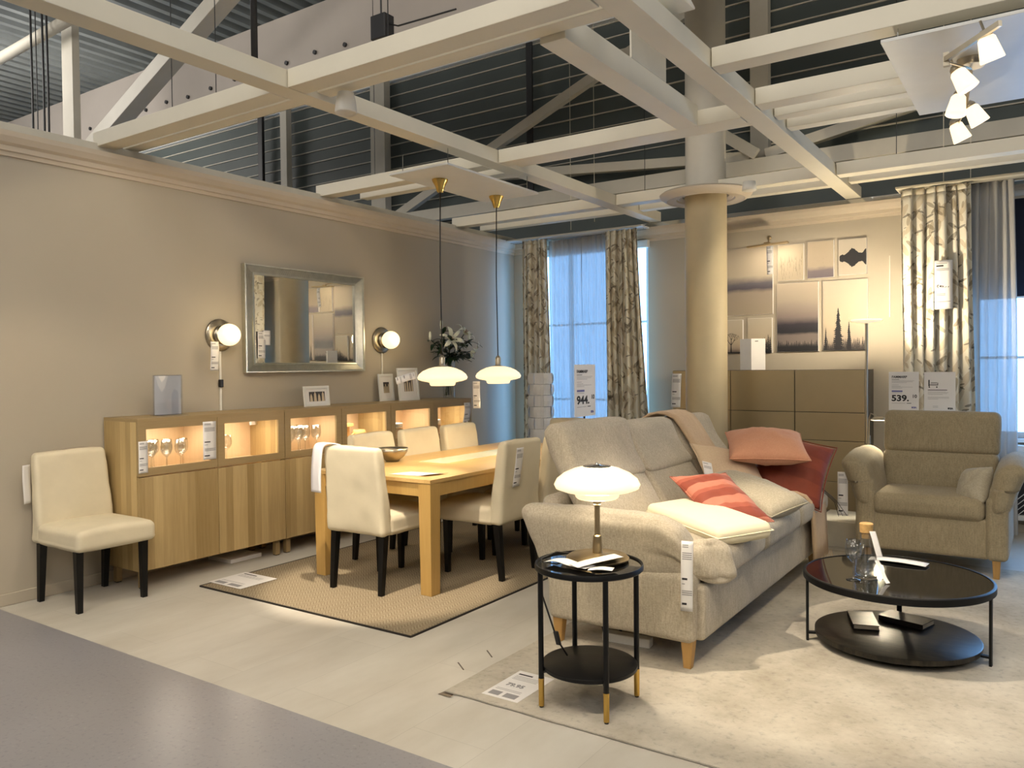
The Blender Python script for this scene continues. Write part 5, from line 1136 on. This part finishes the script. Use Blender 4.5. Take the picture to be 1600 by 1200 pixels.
def pines(mb, x0, x1, z0, z1, y):
    mb.mi = 1
    for k in range(26): conifer(mb, x0 + 0.012 + (x1 - x0 - 0.024) * k / 25, z0 + 0.003, rp.uniform(0.05, 0.13), 0.016, y)
    mb.mi = 0; conifer(mb, x0 + 0.14, z0 + 0.003, 0.40, 0.07, y - 0.0006); conifer(mb, x0 + 0.235, z0 + 0.003, 0.27, 0.035, y - 0.0006); conifer(mb, x0 + 0.028, z0 + 0.003, 0.22, 0.022, y - 0.0006)
def firs(mb, x0, x1, z0, z1, y):
    mb.mi = 0
    for k in range(12): u = k / 11; conifer(mb, x0 + 0.02 + (x1 - x0 - 0.04) * u, z0 + 0.003, 0.06 + 0.13 * u * rp.uniform(0.7, 1.1), 0.022, y)
def forest(mb, x0, x1, z0, z1, y):
    mb.mi = 0
    for k in range(24): conifer(mb, x0 + 0.016 + (x1 - x0 - 0.032) * k / 23, z0 + 0.003, rp.uniform(0.07, 0.12), 0.016, y)
def oak(mb, x0, x1, z0, z1, y):
    cx = x0 + 0.19; mb.mi = 0
    mb.poly([(x0 + 0.004, y, z0 + 0.003), (x1 - 0.004, y, z0 + 0.003), (x1 - 0.004, y, z0 + 0.014), (x0 + 0.004, y, z0 + 0.012)])
    def br(x, z, a, L, w_):
        if L < 0.012: return
        X, Z = x + math.sin(a) * L, z + math.cos(a) * L
        mb.poly([(x - w_, y, z), (x + w_, y, z), (X + w_ * 0.6, y, Z), (X - w_ * 0.6, y, Z)])
        for s_ in (-1, 0.1, 1): br(X, Z, a + s_ * rp.uniform(0.4, 0.7), L * 0.68, w_ * 0.6)
    br(cx, z0 + 0.01, 0, 0.075, 0.007)
def grass(mb, x0, x1, z0, z1, y):
    mb.mi = 0
    for k in range(60):
        x = rp.uniform(x0 + 0.015, x1 - 0.015); z = rp.uniform(z0 + 0.01, z1 - 0.14); h = rp.uniform(0.03, 0.11); d = rp.uniform(-0.012, 0.012)
        mb.poly([(x, y, z), (x + 0.0012, y, z), (x + d, y, z + h)])
def birds(mb, x0, x1, z0, z1, y):
    mb.mi = 0
    for k in range(26):
        x = rp.uniform(x0 + 0.03, x1 - 0.03); z = z0 + rp.uniform(0.09, 0.20); s_ = rp.uniform(0.004, 0.009)
        mb.poly([(x, y, z), (x - s_, y, z + s_ * 0.6), (x - s_ * 0.2, y, z + s_ * 0.15)]); mb.poly([(x, y, z), (x + s_, y, z + s_ * 0.7), (x + s_ * 0.2, y, z + s_ * 0.1)])
def lake(mb, x0, x1, z0, z1, y):
    mb.mi = 0; zc = (z0 + z1) / 2 - 0.01; n = 26; top, bot = [], []
    for i in range(n + 1):
        u = i / n; h = 0.035 + 0.055 * math.exp(-((u - 0.5) / 0.16) ** 2) + 0.05 * math.exp(-((u - 1.05) / 0.14) ** 2) + rp.uniform(-0.006, 0.006) + (0.0 if 0 < u else -0.02)
        x = x0 + 0.012 + (x1 - x0 - 0.016) * u; top.append((x, y, zc + h)); bot.append((x, y, zc - h * 0.95))
    for i in range(n): mb.quad(bot[i], bot[i + 1], top[i + 1], top[i])
canvas(2.30, 3.09, 1.945, 2.615, 'print_fog', 'large misty cloud picture behind the column, under the picture lamp')
canvas(3.14, 3.385, 2.262, 2.612, 'print_grass', 'small pale picture of bare grasses, leftmost of the top row', grass)
canvas(3.42, 3.66, 2.27, 2.618, 'print_birds', 'small picture of birds over a grey horizon, middle of the top row', birds)
canvas(3.70, 3.95, 2.28, 2.612, 'print_lake', 'small picture of a dark wood mirrored in a lake, right of the top row', lake)
canvas(3.13, 3.52, 1.570, 2.238, 'print_forest', 'tall picture of mist over a dark forest, directly right of the large cloud picture', forest)
canvas(3.56, 3.957, 1.575, 2.235, 'print_sky', 'tall picture of pine trees against pale sky, beside the floor lamp head', pines)
canvas(2.48, 2.79, 1.562, 1.902, 'print_sky', 'small picture of a bare round tree, next to the column', oak)
canvas(2.84, 3.082, 1.562, 1.91, 'print_sky', 'small picture of fir tops, partly behind the folded white card', firs)
t = thing('picture_lamp', 'brass picture lamp over the misty cloud picture', 'picture lamp', (3.08, 7.8, 2.62))
mb = MB(); mb.obox((3.10, 7.74, 2.600), (0.195, 0, 0.008), (0, 0.035, 0), (0, 0, 0.008)); mb.build('lamp_head', 'brushed_brass', t, bevel=0.005)
mb = MB(); mb.tube([(3.10, 7.74, 2.61), (3.09, 7.80, 2.635), (3.07, 7.88, 2.655), (3.05, 7.96, 2.70)], 0.006, 8); mb.build('arm', 'brushed_brass', t, smooth=True)
mb = MB(); mb.lathe([(0, 0), (0.022, 0), (0.02, -0.012), (0, -0.014)], (3.05, 7.973, 2.70), 20, axis='Y'); mb.build('wall_mount', 'brushed_brass', t, smooth=True)
mb = MB(); mb.lathe([(0, -0.03), (0.013, -0.03), (0.013, 0.03), (0, 0.03)], (3.09, 7.765, 2.617), 16, axis='X'); mb.build('joint', 'brushed_brass', t, smooth=True, auto=True)
area_light((3.10, 7.735, 2.588), (3.10, 7.95, 2.0), 2.2, 0.34, 0.03, (1.0, 0.82, 0.6))
price_tag('price_tag', (3.105, 7.70, 2.58), (1, 0, 0), (0, 0, 1), 0.06, 0.27, 'price tag hanging from the picture lamp', 0.01)
mb = MB(); mb.box(4.137, 4.143, 7.966, 7.974, 1.87, 2.43); tag(mb.build('cable_cover', 'plastic_white'), 'thin white cord running down the back wall left of the leafy curtain', 'cord')

# ------------------------------------------------------------------ curtains
def curtain(name, x0, x1, xb0, xb1, y, z0, z1, folds, amp, mat, label, header=0.05, cat='curtain', seed=0, solid=0.0015):
    t = thing(name, label, cat, ((x0 + x1) / 2, y, z0)); rn = random.Random(seed); ph = [rn.uniform(-0.5, 0.5) for _ in range(40)]
    def f(u, v):
        z = z0 + (z1 - z0) * v; k = 1 - v; xa = xb0 + (x0 - xb0) * v ** 0.7; xc = xb1 + (x1 - xb1) * v ** 0.7
        i = u * folds; w_ = ph[int(i) % 40] * 0.6
        d = amp * (0.45 + 0.55 * k ** 0.5) * math.sin(2 * PI * i + w_ * math.sin(3 * v)) + amp * 0.4 * math.sin(2 * PI * i * 0.37 + 2 * k + seed)
        x = xa + (xc - xa) * u + amp * 0.35 * math.cos(2 * PI * i + 1.2) + 0.008 * math.sin(5 * v + i)
        return V(x, y + d, z)
    W_ = (x1 - x0) * 1.9; mb = MB(); mb.grid(f, int(folds * 14), 34, uv=lambda a, b_: (a * W_, b_ * (z1 - z0))); mb.build('cloth', mat, t, smooth=True, solid=solid)
    mb = MB(); mb.grid(lambda u, v: f(u, 1.0) + V(0, -0.004, (v - 0.6) * header), int(folds * 14), 2, uv=lambda a, b_: (a * W_, 2.8 + b_ * header)); mb.build('heading_tape', mat, t, smooth=True, solid=solid)
    return t
curtain('leaf_print_curtain', 0.26, 0.60, 0.24, 0.66, 7.76, 0.02, 2.89, 5.5, 0.038, 'leaf_curtain', 'narrow leaf-print curtain left of the far window', seed=1)
curtain('leaf_print_curtain', 1.34, 1.74, 1.33, 1.92, 7.76, 0.02, 2.89, 6.5, 0.045, 'leaf_curtain', 'leaf-print curtain right of the far window', seed=2)
curtain('leaf_print_curtain', 4.28, 4.82, 4.30, 4.86, 7.66, 0.02, 2.925, 6.5, 0.050, 'leaf_curtain', 'wide leaf-print curtain beside the right window, price tag pinned on it', seed=3)
curtain('sheer_curtain', 0.58, 1.00, 0.58, 1.00, 7.85, 0.02, 2.87, 7, 0.020, 'sheer_white', 'left half of the white sheer curtain across the far window', seed=4, solid=0)
curtain('sheer_curtain', 1.00, 1.40, 1.00, 1.42, 7.85, 0.02, 2.88, 7, 0.020, 'sheer_white', 'right half of the white sheer curtain across the far window', seed=5, solid=0)
curtain('sheer_curtain', 4.80, 5.11, 4.80, 5.15, 7.74, 0.02, 2.93, 5, 0.026, 'sheer_white', 'white sheer curtain beside the wide leaf-print curtain', seed=6, solid=0)
mb = MB(); mb.box(1.755, 1.772, 7.74, 7.76, 0.02, 2.5); 
t = thing('curtain_rail', 'white rail board above the far window', 'curtain rail', (0.9, 7.9, 2.93))
mb = MB(); mb.box(0.04, 1.80, 7.70, 7.93, 2.915, 2.932); mb.build('board', 'white_trim', t, bevel=0.002); mb = MB(); mb.box(0.06, 1.78, 7.79, 7.81, 2.90, 2.915); mb.box(0.06, 1.78, 7.85, 7.87, 2.90, 2.915); mb.build('tracks', 'chrome', t)
t = thing('curtain_rail', 'white rail board above the right window', 'curtain rail', (5.5, 7.8, 2.97))
mb = MB(); mb.box(4.24, 7.2, 7.60, 7.84, 2.955, 2.972); mb.build('board', 'white_paint', t, bevel=0.002); mb = MB(); mb.box(4.26, 7.1, 7.68, 7.70, 2.94, 2.955); mb.box(4.26, 7.1, 7.74, 7.76, 2.94, 2.955); mb.build('tracks', 'chrome', t)
t = thing('roller_blind', 'dark navy roller blind pulled halfway down the right window', 'blind', (5.85, 7.96, 2.4))
mb = MB(); mb.box(4.82, 6.88, 7.945, 7.948, 2.0, 2.86); mb.build('fabric', 'blind_navy', t); mb = MB(); mb.lathe([(0, 4.80), (0.03, 4.80), (0.03, 6.9), (0, 6.9)], (0, 7.935, 2.87), 20, axis='X'); mb.build('roller', 'white_trim', t, smooth=True, auto=True)
mb = MB(); mb.box(4.82, 6.88, 7.94, 7.953, 1.985, 2.0); mb.build('bottom_bar', 'white_trim', t)
t = thing('roller_blind', 'small white blind bracket at the top right of the far window', 'blind', (1.70, 7.95, 2.76))
mb = MB(); mb.box(0.30, 1.78, 7.90, 7.96, 2.72, 2.80); mb.build('cassette', 'white_trim', t, bevel=0.006)
price_tag('price_tag', (4.545, 7.59, 2.31), (1, 0, 0), (0, 0, 1), 0.135, 0.41, 'tall price tag pinned on the wide leaf-print curtain, 49.99', 0.006, txt='€49.99', tsize=0.034, rows=((0.06, 0.6, 1, 'g'), (0.10, 0.4, 1, 'b'), (0.17, 0.7, 2, 'g'), (0.68, 0.5, 2, 'g'), (0.84, 0.8, 1, 'g')))
# radiator
t = thing('radiator', 'low white radiator with dark mesh front under the right window', 'radiator', (5.8, 7.85, 0.4))
mb = MB(); mb.box(4.95, 6.9, 7.86, 7.96, 0.12, 0.16); mb.box(4.95, 6.9, 7.84, 7.97, 0.70, 0.75); mb.box(4.95, 5.0, 7.86, 7.96, 0.16, 0.70); mb.box(6.85, 6.9, 7.86, 7.96, 0.16, 0.70); mb.build('casing', 'white_trim', t, bevel=0.003)
mb = MB(); mb.box(5.0, 6.85, 7.92, 7.95, 0.16, 0.70); mb.build('core', 'dark_steel', t)
mb = MB()
for k in range(40):
    x = 5.0 + k * 0.045; mb.bar((x, 7.885, 0.16), (min(x + 0.54, 6.85), 7.885, 0.16 + min(0.54, 6.85 - x)), 0.004, 0.006); mb.bar((x, 7.882, 0.70), (min(x + 0.54, 6.85), 7.882, 0.70 - min(0.54, 6.85 - x)), 0.004, 0.006)
mb.build('mesh_grille', 'white_trim', t)
# woven paper floor lamp in the corner
t = thing('woven_floor_lamp', 'tall cream woven-strip floor lamp in the far left corner', 'floor lamp', (0.66, 7.50, 0))
mb = MB()
for lv in range(11):
    z0 = 0.02 + lv * 0.124
    for k in range(8):
        a0, a1 = k * PI / 4, (k + 1) * PI / 4; r0 = 0.128 + (0.010 if (k + lv) % 2 else 0.0)
        def f(u, v, a0=a0, a1=a1, z0=z0, r0=r0):
            a = a0 + (a1 - a0) * u; r_ = r0 + 0.012 * math.sin(PI * v) * (1 if (k + lv) % 2 else -0.4); return V(0.66 + r_ * math.cos(a), 7.50 + r_ * math.sin(a), z0 + 0.118 * v)
        mb.grid(f, 3, 4)
mb.build('woven_shade', 'paper', t, solid=0.002)
mb = MB(); mb.lathe([(0, 0), (0.12, 0), (0.12, 0.015), (0.01, 0.02), (0.01, 1.2), (0, 1.2)], (0.66, 7.5, 0), 24); mb.build('base', 'plastic_white', t)
# floor lamp with reading arm
FX, FY = 4.08, 7.20
t = thing('reading_floor_lamp', 'slim nickel uplighter floor lamp with small lit reading arm', 'floor lamp', (FX, FY, 0))
mb = MB(); mb.lathe([(0, 0), (0.13, 0), (0.13, 0.02), (0.012, 0.028), (0.011, 1.79), (0, 1.79)], (FX, FY, 0), 32); mb.build('pole', 'nickel', t, smooth=True, auto=True)
mb = MB(); mb.lathe([(0, 1.785), (0.03, 1.785), (0.115, 1.80), (0.128, 1.812), (0.122, 1.818), (0.03, 1.80), (0, 1.80)], (FX, FY, 0), 44); mb.build('uplighter_dish', 'opal_lit', t, smooth=True)
mb = MB(); mb.lathe([(0, 1.806), (0.06, 1.809), (0, 1.812)], (FX, FY, 0), 24); mb.build('uplighter_disc', 'led', t)
mb = MB(); mb.tube([(FX + 0.01, FY - 0.01, 0.62), (4.13, 6.98, 0.66), (4.145, 6.94, 0.72), (4.145, 6.94, 1.0), (4.16, 6.93, 1.045), (4.20, 6.92, 1.03)], 0.006, 8); mb.build('reading_arm', 'nickel', t, smooth=True)
mb = MB(); mb.lathe([(0, 1.02), (0.03, 1.018), (0.066, 0.998), (0.063, 0.994), (0, 0.999)], (4.22, 6.93, 0), 28); h = mb.build('reading_head', 'nickel', t, smooth=True)
mb = MB(); mb.lathe([(0, 0.992), (0.058, 0.992), (0, 0.996)], (4.22, 6.93, 0), 28); mb.build('lens', 'led', h)
spot_light((4.22, 6.93, 0.975), (4.30, 6.45, 0.55), 22, 130, (1.0, 0.86, 0.6), 0.5, 0.03)
point_light((FX, FY, 1.88), 52, (1.0, 0.83, 0.58), 0.04)

# five-armed ceiling lamp at the upper right
t = thing('ceiling_lamp', 'nickel ceiling lamp with five lit glass spot shades', 'ceiling lamp', (5.05, 4.5, 2.9))
mb = MB(); mb.lathe([(0, 2.865), (0.058, 2.865), (0.062, 2.87), (0.062, 2.90), (0, 2.90)], (5.045, 4.42, 0), 32); mb.build('ceiling_plate', 'nickel', t, smooth=True, auto=True)
mb = MB(); mb.bar((5.19, 3.83, 2.83), (4.97, 4.05, 2.80), 0.016, 0.024, side=(0.7, 0.7, 0)); mb.obox((4.975, 4.055, 2.80), (0.012, 0, 0), (0, 0.012, 0), (0, 0, 0.03)); mb.bar((4.975, 4.055, 2.79), (5.045, 4.40, 2.85), 0.014, 0.018); mb.bar((5.045, 4.43, 2.85), (4.99, 4.85, 2.80), 0.014, 0.018); mb.bar((4.99, 4.85, 2.80), (4.93, 5.12, 2.79), 0.014, 0.018); mb.build('arms', 'nickel', t)
for k, (x, y, z, dx, dy) in enumerate(((5.145, 3.93, 2.775, 0.25, 0.35), (5.02, 4.26, 2.765, 0.55, 0.1), (4.965, 4.66, 2.765, -0.15, -0.15), (5.03, 4.86, 2.755, 0.5, 0.25), (4.93, 5.14, 2.75, 0.4, 0.25))):
    d = V(dx, dy, -1).normalized(); q = V(0, 0, -1).rotation_difference(d).to_matrix().to_4x4(); q.translation = V(x, y, z)
    mb = MB(); mb.lathe([(0, 0.048), (0.026, 0.046), (0.034, 0.036), (0.046, -0.040), (0.048, -0.055), (0.044, -0.058), (0, -0.050)], (0, 0, 0), 28); mb.bm.transform(q); mb.build('lamp_shade', 'opal_spot', t, smooth=True)
    mb = MB(); mb.lathe([(0, 0.075), (0.014, 0.075), (0.026, 0.060), (0.027, 0.046), (0, 0.046)], (0, 0, 0), 20); mb.bm.transform(q); mb.build('shade_holder', 'nickel', t, smooth=True)
    mb = MB(); mb.tube([V(x, y, z) - d * 0.07, V(x, y, z) - d * 0.07 + V(-0.015, 0, 0.045)], 0.006, 6); mb.build('swivel', 'nickel', t)
    if k % 2 == 0: spot_light(V(x, y, z) + d * 0.07, V(x, y, z) + d, 22, 110, (1.0, 0.84, 0.6), 0.5, 0.04)
# floor odds and ends
t = thing('power_strip', 'white power strip on the rug under the near end of the sofa', 'power strip', (3.54, 3.74, RZ))
mb = MB(); mb.obox((3.55, 3.72, RZ + 0.025), (0.13, 0.01, 0), (-0.003, 0.03, 0), (0, 0, 0.023)); mb.build('body', 'plastic_white', t, bevel=0.005)
mb = MB(); mb.tube([(3.42, 3.72, 0.03), (3.36, 3.80, 0.05), (3.33, 3.86, 0.02), (3.38, 3.92, 0.016), (3.45, 3.85, 0.02)], 0.006, 8); mb.build('cable', 'plastic_black', t, smooth=True)

# ------------------------------------------------------------------ tidy helper flags
for o in bpy.data.objects:
    for k in ('_w', '_c'):
        if k in o: del o[k]
